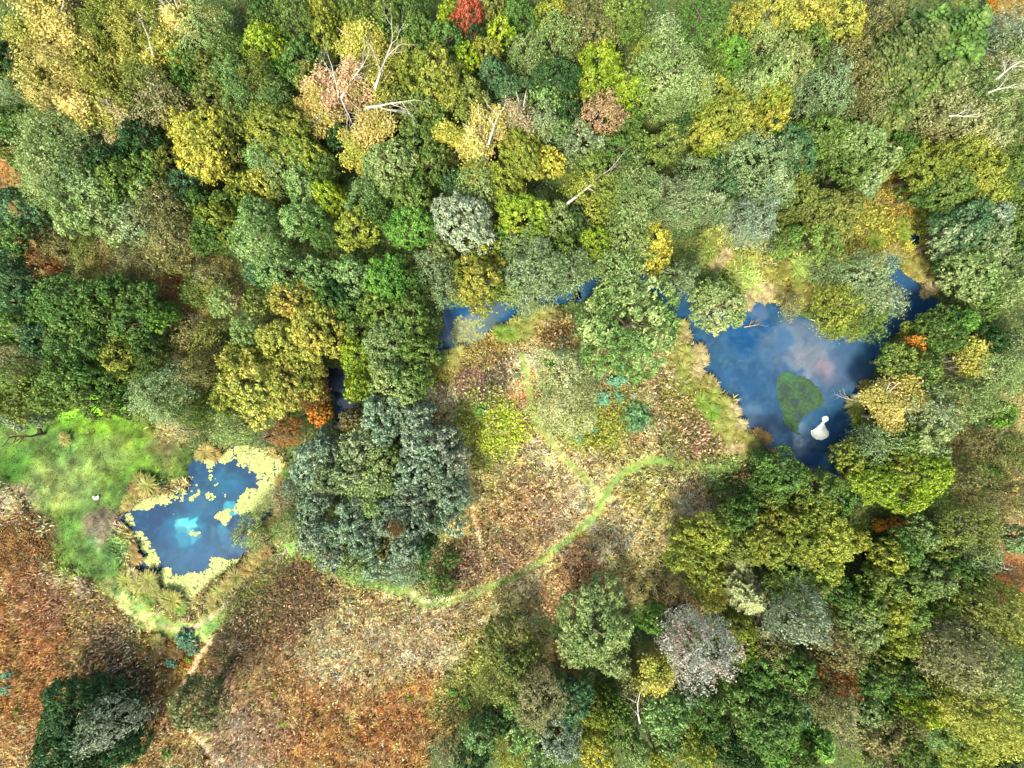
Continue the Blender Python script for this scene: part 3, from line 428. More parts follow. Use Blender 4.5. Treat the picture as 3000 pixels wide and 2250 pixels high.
q = rg.uniform(size=(len(p), 1)); c0 = cover_colour(p); dark = np.array([70, 92, 42.]); lite = np.array([150, 150, 75.]); cq = np.where(q < .45, c0 * .4 + dark * .6, np.where(q < .7, c0 * .5 + lite * .5, c0 * 1.25)) * rg.uniform(.7, 1.3, (len(p), 1))
leafy('field_herbs', p, cq, .27, rg.uniform(.08, .5, len(p)), 'low leafy herbs scattered through the grass of the fields', .6)
PP, CC, HH = [], [], []
for x, y, r, c, w in HERB:
    n = int(r * r * .30 * w); a = rg.uniform(0, 6.3, n); q = r * 1.25 * np.sqrt(rg.uniform(0, 1, n)) * rg.uniform(.7, 1.1, n); p = np.stack([x + np.cos(a) * q, y + np.sin(a) * q], 1); k = water_depth(p) < -2; p = p[k]
    PP.append(p); CC.append(np.array(c, float) * rg.uniform(.62, 1.4, (len(p), 1)) + rg.normal(size=(len(p), 1)) * [12, 6, 0]); HH.append(rg.uniform(.1, .75, len(p)) * (.4 + nz(p, 12, 4)))
leafy('bramble_leaves', np.concatenate(PP), np.concatenate(CC), .24, np.concatenate(HH), 'yellow green and purple bramble leaves over the meadow', .5)
# seed heads and dead stalks standing in the fields
FLECK = [(150,1740,95,(225,180,165),900),(255,1730,32,(235,215,215),260),(90,1800,110,(205,130,100),700),(200,1850,110,(215,155,130),800),(330,1820,70,(220,180,150),380),(100,1930,130,(205,135,80),900),(380,1920,110,(215,190,170),700),(280,1990,120,(205,150,100),800),(420,2060,90,(200,160,110),500),(520,2010,60,(190,160,110),250),(60,2060,100,(190,120,85),450),(440,2190,80,(210,165,110),500),(330,1900,80,(225,200,190),350),(480,2120,60,(215,185,150),250),(650,2000,45,(225,185,170),300),(720,2110,120,(220,185,170),900),(650,2190,110,(215,180,170),800),(800,2180,120,(215,175,155),700),(850,2060,110,(205,160,120),500),(980,2150,130,(205,150,120),600),(1100,2080,140,(200,150,115),650),(1200,2180,110,(190,130,90),450),(740,1990,80,(200,175,140),400),(680,1900,110,(195,160,125),600),(860,1870,110,(205,165,140),500),(1240,1850,100,(225,180,160),550),(1130,1850,100,(220,180,150),600),(1080,1960,80,(205,160,120),350),(1340,1850,80,(210,165,135),450),(1300,1630,42,(222,165,165),420),(1330,1690,40,(215,165,165),300),(1360,1620,35,(200,150,150),160),(1480,1540,130,(225,180,150),1500),(1600,1500,90,(220,175,155),800),(1450,1640,90,(220,180,150),800),(1390,1640,50,(215,175,160),300),(1520,1430,70,(225,190,170),420),(1560,1600,90,(220,185,150),700),(1490,1650,50,(225,175,165),350),(1680,1670,60,(215,150,120),450),(1700,1700,60,(205,135,100),350),(1640,1740,50,(205,150,125),250),(1770,1560,80,(205,170,130),300),(1280,1200,50,(230,200,185),160),(1400,1180,60,(225,205,200),160),(1450,1190,80,(225,215,200),200),(1480,1090,30,(235,195,200),90),(1620,980,50,(225,190,150),260),(1940,1130,55,(235,205,190),220),(1990,1210,50,(225,170,130),240),(2030,1270,50,(235,170,160),320),(2060,1310,45,(235,175,160),260),(2010,1300,40,(235,195,175),160),(2150,1390,25,(235,150,110),80),(720,1800,40,(240,225,205),90),(700,1880,70,(190,140,100),200),(820,1850,60,(225,150,130),160),(30,1470,60,(220,190,175),260),(140,1540,25,(225,215,170),120),(260,1240,40,(225,200,165),30),(480,1260,30,(230,200,160),30),(2400,1440,0,(0,0,0),0),(1980,1340,40,(200,175,150),80)]
PP, CC = [], []
for x, y, r, c, n in FLECK:
    if not n: continue
    n = int(n * .75); a = rg.uniform(0, 6.3, n); q = r * 1.3 * np.sqrt(rg.uniform(0, 1, n)) * rg.uniform(.6, 1.1, n); p = np.stack([x + np.cos(a) * q, y + np.sin(a) * q], 1); k = (water_depth(p) < -3) & (near_path(p) > -2) & (fbm(p, 14, 66) > .38); p = p[k]
    PP.append(p); CC.append((np.array(c, float) * .68 + np.array([250, 235, 215.]) * .32) * rg.uniform(.6, 1.15, (len(p), 1)) + rg.normal(size=(len(p), 1)) * [5, 3, 3])
P = np.concatenate(PP); c = np.clip(np.concatenate(CC), 5, 250); n = len(P); X, Y = W(P[:, 0], P[:, 1]); h = rg.uniform(.8, 1.7, n); lx, ly = rg.normal(size=(2, n)) * .4 + .1; base = np.stack([X, Y, z_at(P)], 1); top = base + np.stack([lx, ly, h], 1)
mid = base * .42 + top * .58; b1 = rg.uniform(0, 6.3, n); sd_ = np.stack([np.cos(b1), np.sin(b1), np.zeros(n)], 1) * (.055 * rg.uniform(.5, 2.0, n))[:, None]; s2 = np.stack([-sd_[:, 1], sd_[:, 0], sd_[:, 2]], 1)
V = np.stack([mid, (mid + top) / 2 + sd_, top, (mid + top) / 2 - sd_, mid, (mid + top) / 2 + s2, top, (mid + top) / 2 - s2], 1).reshape(-1, 3); st = np.stack([base, base + sd_ * .12, mid + sd_ * .12, mid], 1).reshape(-1, 3)
F = np.concatenate([np.arange(8 * n).reshape(-1, 4), 8 * n + np.arange(4 * n).reshape(-1, 4)]); t8 = rep(np.stack([np.zeros(n), rg.uniform(.25, 1, n), np.zeros(n)], 1), 8)
stuff('seed_heads', np.concatenate([V, st]), F, np.concatenate([t8, t8[:4 * n]]), np.concatenate([rep(lin(c) * 1.45, 8), rep(lin(c * .8), 4)]), M_COVER, 'pale pinkish seed heads on dead stalks in the rust coloured field')

# ---------------------------------------------------------------- labels: what it looks like and which one it is
LAND = [(290,1300,'the green lawn'),(575,1540,'the duckweed pond'),(2300,1120,'the big lake'),(1370,40,'the red tree'),(1764,339,'the round pink tree'),(1040,280,'the white-limbed trees'),(575,410,'the bright yellow tree'),(1400,950,'the channel'),(1836,949,'the broad pale-tipped tree'),(1150,1450,'the blue-grey thicket'),(2723,150,'the pines'),(2055,1895,'the silvery pink tree'),(1760,1490,'the path fork'),(780,1090,'the golden grove'),(1357,642,'the silver-grey tree'),(1529,633,'the lime green tree'),(2461,1988,'the reddish dead bush'),(249,2120,'the big dark evergreen'),(2633,1550,'the orange bush'),(2860,2090,'the yellow corner thicket'),(1918,1821,'the round rich-green tree'),(170,40,'the crimson tree'),(2560,307,'the round beige tree'),(2600,700,'the waterside brambles'),(1690,1150,'the two misty pale trees'),(574,2060,'the brown field tree'),(2555,900,'the grey island thicket')]
DIRS = ['east', 'southeast', 'south', 'southwest', 'west', 'northwest', 'north', 'northeast']
ORD = ['', 'second', 'third', 'fourth', 'fifth', 'sixth', 'seventh', 'eighth', 'ninth', 'tenth', 'eleventh', 'twelfth']
TODO = []
def say(o, px, py, desc, group):
    o['group'] = group; best = sorted(LAND, key=lambda l: math.hypot(px - l[0], py - l[1]))
    l = next(b for b in best if math.hypot(px - b[0], py - b[1]) > 28); d = math.hypot(px - l[0], py - l[1])
    an = math.degrees(math.atan2(l[1] - py, px - l[0])) % 360; TODO.append((o, desc, DIRS[-int(round(an / 45)) % 8 if False else [0, 7, 6, 5, 4, 3, 2, 1][int(round(an / 45)) % 8]], l[2], d))
def finish_labels():
    g = {}
    for t in TODO: g.setdefault(t[1:4], []).append(t)
    for (desc, di, l), ts in g.items():
        ts.sort(key=lambda t: t[4])
        for i, t in enumerate(ts):
            t[0]['label'] = f'{desc} {di} of {l}' if len(ts) == 1 else (f'{desc} just {di} of {l}' if i == 0 else f'{desc}, {ORD[min(i, 11)]} one out {di} of {l}')
def link(name, me, parent=None, loc=(0, 0, 0), rz=0., sca=(1, 1, 1), col=None, tint=None):
    o = bpy.data.objects.new(name, me); C.objects.link(o); o.parent = parent; o.location = loc; o.rotation_euler = (0, 0, rz); o.scale = sca
    if col is not None: o.color = (*(lin(col) * 1.42), 1); o['tint'] = [float(v) for v in lin(tint) * 1.42]
    return o
# palette: photo colour, second colour of the same crown, words
PAL = {'sg': ((152,166,106), (116,140,78), 'sage green'), 'gs': ((146,160,118), (112,134,88), 'grey-green'), 'bg': ((150,164,142), (112,134,108), 'blue-grey'), 'mt': ((140,166,104), (104,136,72), 'mint green'), 'tl': ((100,134,90), (70,106,66), 'teal green'), 'ol': ((136,140,66), (102,114,50), 'olive'), 'og': ((120,140,64), (88,114,48), 'olive green'), 'gn': ((104,134,62), (74,106,46), 'mid green'), 'dg': ((66,98,48), (48,80,40), 'dark green'), 'vg': ((112,154,58), (76,120,42), 'vivid green'), 'yg': ((156,160,60), (120,134,46), 'yellow-green'), 'lm': ((158,174,42), (122,148,34), 'lime green'), 'yw': ((200,184,70), (160,162,60), 'yellow'), 'gd': ((184,172,76), (146,152,62), 'golden'), 'tn': ((200,180,112), (168,158,78), 'tan-gold'), 'br': ((136,130,82), (108,108,62), 'brownish olive'), 'ct': ((178,194,118), (90,124,58), 'pale-tipped green'), 'ms': ((184,186,136), (156,164,108), 'misty pale'), 'te': ((92,142,112), (112,158,124), 'pale teal'), 'fb': ((122,124,82), (98,102,62), 'brown-olive'), 'pn': ((108,126,64), (78,100,46), 'pine green'), 'pk': ((212,170,142), (184,152,112), 'pale pink'), 'or': ((222,146,44), (190,130,44), 'orange'), 'rs': ((160,96,54), (124,92,48), 'russet'), 'rd': ((206,108,78), (176,90,64), 'red'), 'cr': ((136,52,58), (112,64,52), 'crimson'), 'sv': ((160,168,144), (134,146,118), 'silver-grey'), 'sp': ((180,162,148), (168,174,164), 'silvery pink'), 'be': ((160,158,114), (128,130,84), 'beige'), 'gt': ((164,154,118), (136,134,90), 'greyish tan')}
KINDN = {'B': ('leafy_tree', 'clumpy'), 'F': ('feathery_tree', 'feathery'), 'P': ('thin_leaved_tree', 'thin'), 'C': ('conifer_tree', 'shaggy'), 'N': ('bare_tree', 'bare grey'), 'R': ('bare_tree', 'bare reddish'), 'T': ('bare_tree', 'bare tan'), 'S': ('sapling', 'spiky'), 'b': ('shrub', 'clumpy'), 'f': ('shrub', 'feathery')}
tr = np.random.default_rng(42)
def tree(px, py, r, kind, col, label=None, h=None, ang=None, el=1.0, tall=1.0):
    name, look = KINDN[kind]; K = kind.upper() if kind in 'bf' else kind
    if h is None: h = {'b': 2.2, 'f': 2.2, 'S': .6}.get(kind, 5.0) + r * (.055 if kind in 'bf' else (.035 if kind == 'S' else .062))
    h *= tall; r0 = r * S * 1.14; el = el * tr.uniform(.86, 1.16)
    half = min(max(r0 * .85, h * (.40 if K in 'BF' else .3)), h * .49); zc = h - half; Rw = r0 * (H - zc) / H; x, y = W(px, py, zc + half * .35)
    if K == 'S': r0 *= 1.3; Rw *= 1.3
    if K == 'C': Rw *= 1.35
    root = bpy.data.objects.new(name, None); C.objects.link(root); z0 = float(z_at(w2p(np.array([x]), np.array([y])))[0]); z0 = max(z0, -.9); root.location = (x, y, z0); root['category'] = name.split('_')[-1]; zc -= z0
    rz = tr.uniform(0, 6.28) if ang is None else ang; ca, tint, cname = PAL[col]; jit = tr.uniform(.93, 1.08); sx, sy = Rw * el, Rw / el; seed = int(tr.integers(1000))
    ca = np.array(ca) * jit + tr.normal(size=3) * [4, 3, 2]; tint = np.array(tint) * jit
    if K in 'BF':
        L = LIB[K]; R, ms = min(L, key=lambda q: abs(math.log(q[0] / Rw))); me = ms[seed % len(ms)]
        link('crown', me, root, (0, 0, zc), rz, (sx / R, sy / R, half / (R * .82)), ca, tint)
    elif K == 'P':
        i = min(LIMB, key=lambda q: abs(math.log(LIMB[q][0] / Rw)) + .1 * ((seed + q) % 2)); R = LIMB[i][0]; s = (sx / R, sy / R, max(half / R, .8))
        link('crown', THIN[i], root, (0, 0, zc), rz, s, ca, tint); link('limbs', LIMB[i][1], root, (0, 0, zc), rz, s)
    elif K == 'C':
        R, hh, cr, brn = CON[seed % 3]; k = .8 * h / (hh * 1.06); link('crown', cr, root, (0, 0, h - hh * .5 * k - z0), rz, (sx / R, sy / R, k), ca, tint); link('branch', brn, root, (0, 0, h - hh * .5 * k - z0), rz, (sx / R, sy / R, k))
    elif K == 'S':
        R, me = SPK[seed % 4]; link('crown', me, root, (0, 0, .1), rz, (sx / R, sy / R, h / R * .8), ca, tint)
    else:
        L = BARE[K]; R, me = L[seed % len(L)]; link('twigs', me, root, (0, 0, zc), rz, (sx / R, sy / R, max(half / R, .7)))
    if K == 'C': link('trunk', TR[seed % 4], root, (0, 0, -.1), rz, (.55, .55, h * .6 / 6.5))
    elif K != 'S':
        T = TRP if K == 'P' else TR; th = max(zc + half * .3, .8); ks = th / 6.5; link('trunk', T[seed % len(T)], root, (0, 0, -.1), rz, (min(Rw / 2.4, 1.6), min(Rw / 2.4, 1.6), ks))
    grp = {'S': 'saplings dotted over the meadow', 'shrub': 'shrubs and bushes'}.get(kind if kind == 'S' else name, 'trees of the surrounding wood')
    if label: root['label'] = label; root['group'] = grp
    else:
        size = 'large' if r >= 72 else 'small' if r <= 42 else 'medium'; nn = {'S': 'sapling', 'shrub': 'shrub'}.get(kind if kind == 'S' else name, 'tree')
        say(root, px, py, f'{size} {look} {cname} {nn}' if K not in 'NRT' else f'{size} {look} {nn}', grp)
    return root
# ---------------------------------------------------------------- every crown: x y radius kind colour [tall] | label
TREES = """
165 10 62 f cr|dark crimson tree at the top edge above the tan-gold trees
150 62 100 P tn
58 95 52 P gd
215 115 62 P tn
315 62 75 F yg
410 70 78 F gd
530 45 72 P tn
475 130 55 P gd
600 92 72 F sg
655 135 52 F og
770 125 64 B lm
765 28 48 B gn
860 45 58 F og
868 95 34 N gs
945 30 50 B yg
948 100 46 B yg
880 172 60 B gn
828 212 34 B vg
690 238 44 F mt 1.3
710 292 44 F mt 1.2
760 228 46 F ol 1.2
790 275 44 F mt
160 232 92 F tn
95 252 50 F yg
208 292 76 P tn
290 215 62 F gd
318 308 62 F gd
345 345 58 P gt
430 250 66 F ol
478 302 62 F gt
282 145 50 F ol
388 172 50 P gd
540 190 56 B og
612 196 48 B ol
545 248 40 B gn
624 288 66 B ol
520 350 44 B yw
575 408 92 B yw|bright yellow leafy tree standing out among the green trees
590 462 60 P yw
692 350 52 B ol
665 430 46 B ol
800 372 90 B yg
862 430 62 B og
815 318 46 F mt
770 450 55 B mt
805 498 48 F sg
150 400 76 F sg
120 455 56 F sg
255 385 46 F gs
190 478 66 F sg
155 540 70 F sg
225 535 66 F gs
215 622 64 B sg
300 638 68 B sg
288 568 60 F sg
405 655 58 F gs
318 475 64 B dg
405 418 60 B dg
425 500 58 B og
360 528 62 B og
435 562 54 B sg
490 612 64 F br
535 540 54 B tl
492 478 50 B ol
498 690 68 F br
25 180 56 B dg
25 285 54 F gs
30 360 56 B gn
38 450 40 B ol
40 612 64 B tl
30 685 56 B gn
582 602 46 B gn
640 645 58 B yg
710 555 44 B yg
776 535 40 B gd
748 638 56 B mt
748 700 64 F mt
610 690 54 B gn
660 590 40 B og
880 532 50 B mt
965 573 46 B lm
880 645 56 B mt
950 500 46 B og
905 450 54 B yg
950 680 52 B gn
1036 115 66 P gd
1110 175 52 P gd
990 265 84 P pk|white-limbed tree with faded pink foliage, largest of the pale-limbed ones
1105 235 62 P gd
1085 335 62 P tn
1075 400 58 P tn
930 320 70 P tn
1058 445 46 P gd
915 225 44 B ol
1000 400 40 B dg
1270 217 98 B yg
1226 112 62 B og
1145 65 56 B og
1038 35 50 B og
1307 113 56 B gn
1362 160 38 B lm
1200 175 60 B yg
1370 42 50 B rd|red autumn tree at the top edge
1310 30 30 B lm
1210 20 50 B gn
1440 20 40 B ol
1470 90 42 B lm
1520 36 48 B gn
1624 41 52 B yg
1425 150 34 B gd
1450 215 50 B tl
1390 110 35 B dg
1545 155 46 F sg
1633 108 56 F sg
1633 226 72 B dg|deep green bushy tree west of the pale yellow-green trees
1497 258 48 B tl
1723 68 68 F br
1827 27 68 B og
1836 84 48 B og
1760 185 66 B lm
1723 253 42 B yg
1845 271 68 B lm
1764 339 50 f pk 2.2|smooth round pink tree with fine twigs
1845 357 46 B gn
1940 104 52 F gs
1965 210 100 F sg
2010 270 62 F sg
1972 312 46 F sg
1890 150 40 B yg
1533 334 64 P gt
1588 365 50 F gs
1601 294 42 F mt
1642 375 32 B mt
1675 335 44 B dg
1375 307 64 B ol
1249 325 68 B og
1407 380 76 P tn|pale golden tree with white limbs showing in its middle
1330 398 42 P gd
1395 478 42 P gd
1217 407 64 B og
1150 490 84 B sg
1262 475 60 B og
1170 300 50 B ol
1533 457 70 B yg
1606 470 44 B yw
1700 430 66 B gs
1723 490 58 B og
1805 432 48 B gn
1872 425 44 B og
1950 432 58 B og
1990 384 42 B dg
1072 583 56 F mt
1195 579 70 B og
1325 529 36 B tl
1393 530 56 F sg
1488 533 54 B yg
1529 633 80 B lm|round lime green tree between silver-grey and sage trees
1357 642 96 B sv|silver-grey leafy tree like pale coral
1200 655 76 B vg
1120 640 50 B gn
1036 669 60 B yg
1745 570 64 F yg
1700 572 42 N gs|leaning dead tree with bare white branches beside a half green crown
1633 655 54 B sg
1700 640 42 B dg
1859 518 56 F sg
1859 579 74 F sg
1963 588 70 F gs
1836 655 64 F sg
1922 705 52 B yw
1407 735 60 B yg
1542 723 60 F gs
1755 705 46 B lm
1290 735 46 B sg
1470 700 40 B gn
1650 730 48 B og
2167 54 46 B gd
2253 41 74 B gd
2335 50 66 B gd
2393 45 56 B gd
2475 50 66 B gd|golden tree at the top edge beside dark brown scrub
2054 54 74 B gn
2145 154 54 B vg
2172 203 32 B gn
2090 200 50 B og
2235 118 52 F sg
2307 149 60 B sg
2384 140 60 B og
2325 199 60 B sg
2253 212 56 B sg
2475 181 56 F br
2520 235 60 F br
2420 258 74 F gs
2203 244 52 B sg
2090 271 66 B yg
2113 353 84 B yg
2180 362 60 B yg
2271 290 56 B yg
2267 362 50 B yw
2045 370 50 B yg
2100 420 50 B yg
2560 307 44 f be 1.8|round beige twiggy tree beside the pines
2488 334 24 S tl|small blue-teal spiky conifer sapling under the beige tree
2615 330 24 b vg
2570 50 60 F br
2633 190 88 C pn 1.1|pale-twigged pine, westernmost of the pines
2723 113 92 C pn 1.15|brownish pine in the middle of the pine group
2836 80 104 C gn 1.2|bright green pine, tallest of the pines
2655 275 80 C pn 1.05|dark pine hanging over the beige tree
2768 215 82 C pn 1.1|olive pine with bare hanging twigs
2950 104 62 F bg
2908 8 16 b or
2768 310 68 F be
2858 280 74 F sg
2931 235 70 F be
2836 371 74 F be
2927 325 80 F sg
2976 158 60 F sg
2904 392 60 F be
2985 400 50 F og
2651 380 32 N gs
2732 400 30 R gs|fallen bare pinkish branch in a dark gap below the pines
2407 384 60 B og
2455 400 52 B og
2520 430 74 B sg
2497 488 64 B og
2588 470 58 B sg
2533 533 46 B gs
2307 407 56 B tl
2344 455 54 B tl
2262 300 30 B yw
2260 430 44 B dg
2723 488 74 B yg
2827 452 74 B yg
2882 497 74 B yg
2791 545 74 B og
2904 565 60 B yg
2955 500 50 B og
2700 560 44 B gn
2640 440 50 B gn
2226 488 88 F gs
2271 542 54 F gs
2212 633 70 F bg
2045 520 52 F gs
2023 588 70 F gs
2104 601 46 B gs
2072 452 36 B lm
2104 485 42 B dg
2130 540 40 B tl
2348 583 56 B ol
2407 620 72 B ol
2479 597 50 B ol
2316 624 48 B ol
2307 700 48 B og
2407 700 62 B og
2450 660 44 B ol
2836 655 80 B tl
2904 633 60 B bg
2791 700 58 B gs
2904 705 70 B gs
2958 705 56 B og
2985 610 50 B og
180 877 80 B gn
271 868 60 B gn
339 865 56 B gn
407 881 56 B gn
136 922 56 B gn
217 940 70 B gn
307 931 62 B og
389 944 66 B gn
452 925 46 B vg
118 1003 56 B tl
194 1021 70 B gn
271 1003 60 B gn
353 1044 62 B yg|bright yellow-green tree in the grove above the lawn
430 1021 46 B gn
181 1112 70 B og
262 1103 60 B gn
339 1121 52 B gn
271 1170 58 B og
145 1165 56 B og
339 1178 46 B og
27 886 52 B tl
36 953 56 B gn
27 1044 52 F gt
41 1112 58 F og
36 1180 54 B ol
45 1228 36 b gs|pale grey-green bush overhanging the lawn corner
112 1228 22 b gs
20 1282 38 T rs|rusty orange twiggy bush at the lawn's west end
36 818 50 B tl
20 760 40 B tl
475 1157 74 F gs
533 1185 46 F og
578 1089 44 F br
452 1089 48 F og
548 985 40 f br
620 850 36 f ol
750 885 40 B ol
845 867 60 B gd
723 985 52 B sg
823 1003 76 B gd
918 976 78 B gd
746 1134 104 B gd|broadest golden tree of the grove above the duckweed pond
840 1120 80 B gd
665 1157 60 B yg
700 1066 60 B gd
905 1080 46 B gd
909 1140 46 f rs
931 1216 34 b or
836 1268 42 f rs
678 1252 50 F sg
769 1280 44 N gs|grey and pink bare-twigged bush beside the duckweed
646 877 46 b sg
692 885 34 R gs|dead pinkish bush beside a pale sage bush
560 935 22 N gs
814 786 60 F mt
927 790 54 B mt
963 880 50 B gn
1000 870 46 B dg
760 800 40 B tl
841 1468 42 f gt
1113 899 60 B og
1203 931 68 B og
1127 1003 74 B sg
1226 1021 58 B og
1149 1112 74 B sg
1226 1100 54 B og
1040 1039 50 B lm|lime green tree west of the sage trees by the channel
1045 1121 44 B lm
1050 960 44 B og
1036 809 60 B mt
1136 809 74 B vg
1025 905 48 B gn
1220 820 46 B gn
1271 786 50 F gs
1307 850 44 F gs
1410 825 90 B yg
1565 790 80 F gs
1669 795 58 F gs
1565 855 56 F gs
1500 800 44 B bg
1500 855 40 F sg
1823 786 60 F sg
1931 765 46 B yw
1985 815 46 F gs
1880 735 44 F sg
1836 949 150 B ct .9|broad pale-tipped green tree between the channel and the meadow
1646 1098 72 F ms 1.1|thin misty sage tree, northern of two beside the meadow path
1669 1193 80 F ms 1.1|thin misty beige tree, southern of two beside the meadow path
1645 1040 20 S te
1703 1065 14 S te
1810 1113 26 S te
1825 1085 15 S te
1757 1107 12 S te
1768 1170 23 S te
1815 1162 16 S te
1858 1157 12 S sv
1868 1222 38 S tl|large teal juniper-like shrub alone among yellow herbs
1743 1263 9 S te
1697 1288 12 S te
1605 1145 12 S te
1612 1063 16 S vg
1515 1097 7 S te
1405 1203 17 S vg|bright green fern in the yellow-green herb patch
1650 1000 10 S te
1113 1220 68 B bg
1217 1229 54 B bg
1160 1180 48 B bg
1036 1228 38 B br
1054 1315 64 B gs
1023 1383 62 B gs
1122 1347 58 B sg
1235 1306 68 B bg
1217 1374 64 B bg
1307 1360 62 B bg
1300 1290 44 B bg
1081 1419 58 P sg
1208 1455 58 B bg
1145 1469 36 B bg
1325 1455 52 B bg
1265 1420 44 B bg
904 1360 68 B bg
958 1312 50 B bg
963 1405 56 B gs
927 1473 50 B bg
870 1420 36 F bg
1041 1523 60 B bg
1136 1523 60 B bg
1203 1536 56 B bg
1316 1527 44 B bg
1260 1520 40 B bg
1059 1581 56 B bg
1194 1599 58 B bg
1130 1610 36 B br
1041 1645 52 B sg
1095 1658 44 B bg
1172 1672 38 f bg|small smooth blue-grey round bush at the thicket's south end
1167 1538 22 f rs 3.2
1240 1600 40 B dg
859 1540 46 F sg
927 1568 60 B bg
972 1635 44 B bg
904 1514 44 B bg
980 1560 44 B bg
1294 1717 36 b gn
1320 1640 26 b gn
2104 905 84 B sg .7|oval grey-green willow bush leaning over the lake's northwest arm
2542 809 72 F gs .8
2579 875 60 F gs .8
2560 850 56 N gs .9|bare grey twigs rising through the island thicket
2452 899 62 F yg .8
2475 949 44 F yg .7
2542 942 46 F og .7
2425 790 36 F gs .8
2316 895 30 f be
2860 809 84 B sg
2949 840 70 B sg
2881 877 54 B og
2800 790 44 B gn
2975 760 50 B gs
2746 953 46 B og
2805 944 56 B vg
2768 990 60 B gn
2669 971 28 b yg
2678 1017 34 P or .8|thin orange-tipped tree on the lake's east shore
2642 1055 50 B og
2705 1084 60 B og
2787 1072 42 N gs
2850 1055 46 P gd
2895 1003 50 B dg
2927 1089 70 F sg
2975 1021 50 B gs
2836 1184 56 F sg
2600 1166 58 P tn
2610 1225 44 P tn
2660 1140 44 P tn
2723 1207 66 F gs
2714 1270 68 B sg
2646 1283 56 B og
2590 1290 40 F gs
2533 1315 46 F gs
2497 1345 44 B yg
2560 1350 40 B og
2732 1335 40 B gs
2565 1419 72 B lm
2633 1383 56 B yg
2714 1392 70 B lm
2655 1464 54 B lm
2628 1387 20 S te
2495 1455 30 B tl
2877 1236 22 b tl|emerald green shrub alone in the eastern scrub
2940 1212 36 B vg
2958 1179 26 R gs
2860 1310 36 f br
2960 1350 44 f br
2900 1400 40 f og
2820 1400 40 F br
2980 1450 44 F br
2930 1470 26 N gs
2289 1392 74 B gn
2271 1442 50 B og
2398 1433 64 B og
2217 1473 36 b vg
2461 1469 50 B gn
2230 1345 30 b gn
2068 1568 70 B yg
2045 1636 68 B yg
2068 1694 60 B yg
2149 1604 54 B ol
2095 1758 34 B gd
2010 1560 44 B yg
2140 1530 48 B og
2180 1510 44 B gn
2253 1599 74 B yg
2344 1590 80 B yg|widest yellow-green tree in the stand south of the lake
2434 1590 78 B yg
2316 1649 60 B og
2407 1663 68 B yg
2289 1527 54 B yg
2407 1518 66 B yg
2506 1580 46 B yg
2371 1712 60 B og
2285 1703 50 B og
2579 1541 18 b or
2633 1550 28 b or|round orange bush between the lime trees and sage trees
2610 1640 50 B yg
2655 1613 50 B gn
2705 1568 50 B sg
2765 1600 44 B og
2588 1712 60 B og
2678 1717 60 B og
2746 1703 58 B sg
2768 1771 46 B og
2533 1771 64 B og
2520 1843 74 B sg
2610 1780 58 B yg
2669 1794 54 B og
2646 1884 50 B yg
2601 1825 54 B yg
2460 1740 46 B gn
2836 1545 74 F ol
2859 1622 56 F gs
2845 1610 34 N gs
2904 1649 22 b tl
2958 1672 46 T gs|fallen tan branches over brown ground at the east edge
2985 1581 40 B gs
2800 1660 50 B gn
2836 1690 50 B og
2881 1780 68 F ol 1.2
2963 1816 76 F gd 1.2
2768 1898 60 F gt 1.2
2836 1929 86 F be 1.3
2927 1952 90 F sg 1.3
2949 2020 80 F sg 1.3
2859 2065 86 F gd 1.3
2927 2124 86 F gd 1.3|yellow feathery tree filling the southeast corner
2705 2088 54 B lm
2735 2045 42 B yg
2836 2200 76 B yg
2927 2214 60 B dg
2746 2150 44 F mt
2651 1988 48 B gn
2556 1993 54 B gn
2723 1997 48 B dg
2588 1934 40 B ol
2461 1992 40 F rs|reddish dead-looking tree between olive and green trees
2465 1988 34 R gs
2461 1898 62 F br
2307 1952 64 B gn
2226 1961 66 B gn
2353 1993 50 B og
2250 1900 50 F br
2316 2024 46 F br
2208 1762 62 C be .9
2235 1844 50 C be .9
2344 1807 66 f sv 2.4|smooth silver-grey willow tree south of the yellow-green stand
2298 1771 26 b mt
2167 1844 50 B yg
2175 1905 40 B yg
2130 1840 36 B ol
2050 1900 86 f sp 2.2|silvery pink feathery tree with a white southern edge
2030 1850 40 F gs
2262 2101 104 B gn|large deep green tree with vivid tips near the bottom edge
2300 2060 52 B tl
2271 2178 68 B vg
2190 2065 50 B tl
2335 2079 52 B tl
2452 2079 58 F be
2400 2050 44 F br
2533 2074 42 F mt
2588 2079 36 B gn
2497 2192 46 N gs
2490 2150 30 N gs
2416 2205 50 C vg
2588 2155 60 B br
2655 2187 60 B og
2540 2130 44 B br
2660 2110 40 F br
2780 1975 40 B gn
2059 2079 60 B gn
2090 2133 46 B gn
2045 2200 56 B yg
2181 2205 52 B dg
2125 2190 44 B dg
2027 2030 40 B bg
2036 2010 16 b lm
2160 2010 44 B og
1746 1839 112 B sg|big round sage tree standing alone south of the meadow
1700 1900 60 B sg
1790 1920 60 B sg
1918 1821 46 B vg|round rich-green small tree alone in grass
1488 1920 86 B ol
1475 1997 60 F ol
1574 2042 72 F gt 1.1|greyish tan feathery tree rising out of teal trees
1506 2056 46 B mt
1678 2065 60 B tl
1640 2000 36 B tl
1633 2155 74 B bg
1542 2142 60 B mt
1588 2205 64 B mt
1497 2210 44 F gd
1407 2155 54 B mt
1316 2223 46 F gs
1384 2223 50 B dg
1460 2110 40 B dg
1750 2088 48 B yg
1746 2155 42 B yg
1760 2223 50 B yw
1814 2133 54 B og
1859 2200 46 B sg
1800 2060 40 B og
1927 1988 54 P gd
1958 2101 66 B mt
1881 2056 42 N gs
1904 2146 40 N gs
1963 2178 42 B sg
1930 2230 36 B yg
1860 2010 44 B br
249 2120 122 B dg .8|big dark evergreen in the southwest field corner
353 2180 64 B dg
180 2200 80 B dg
290 2220 70 B dg
180 2110 70 B dg .6
300 2070 60 B dg .6
240 2200 80 B dg .6
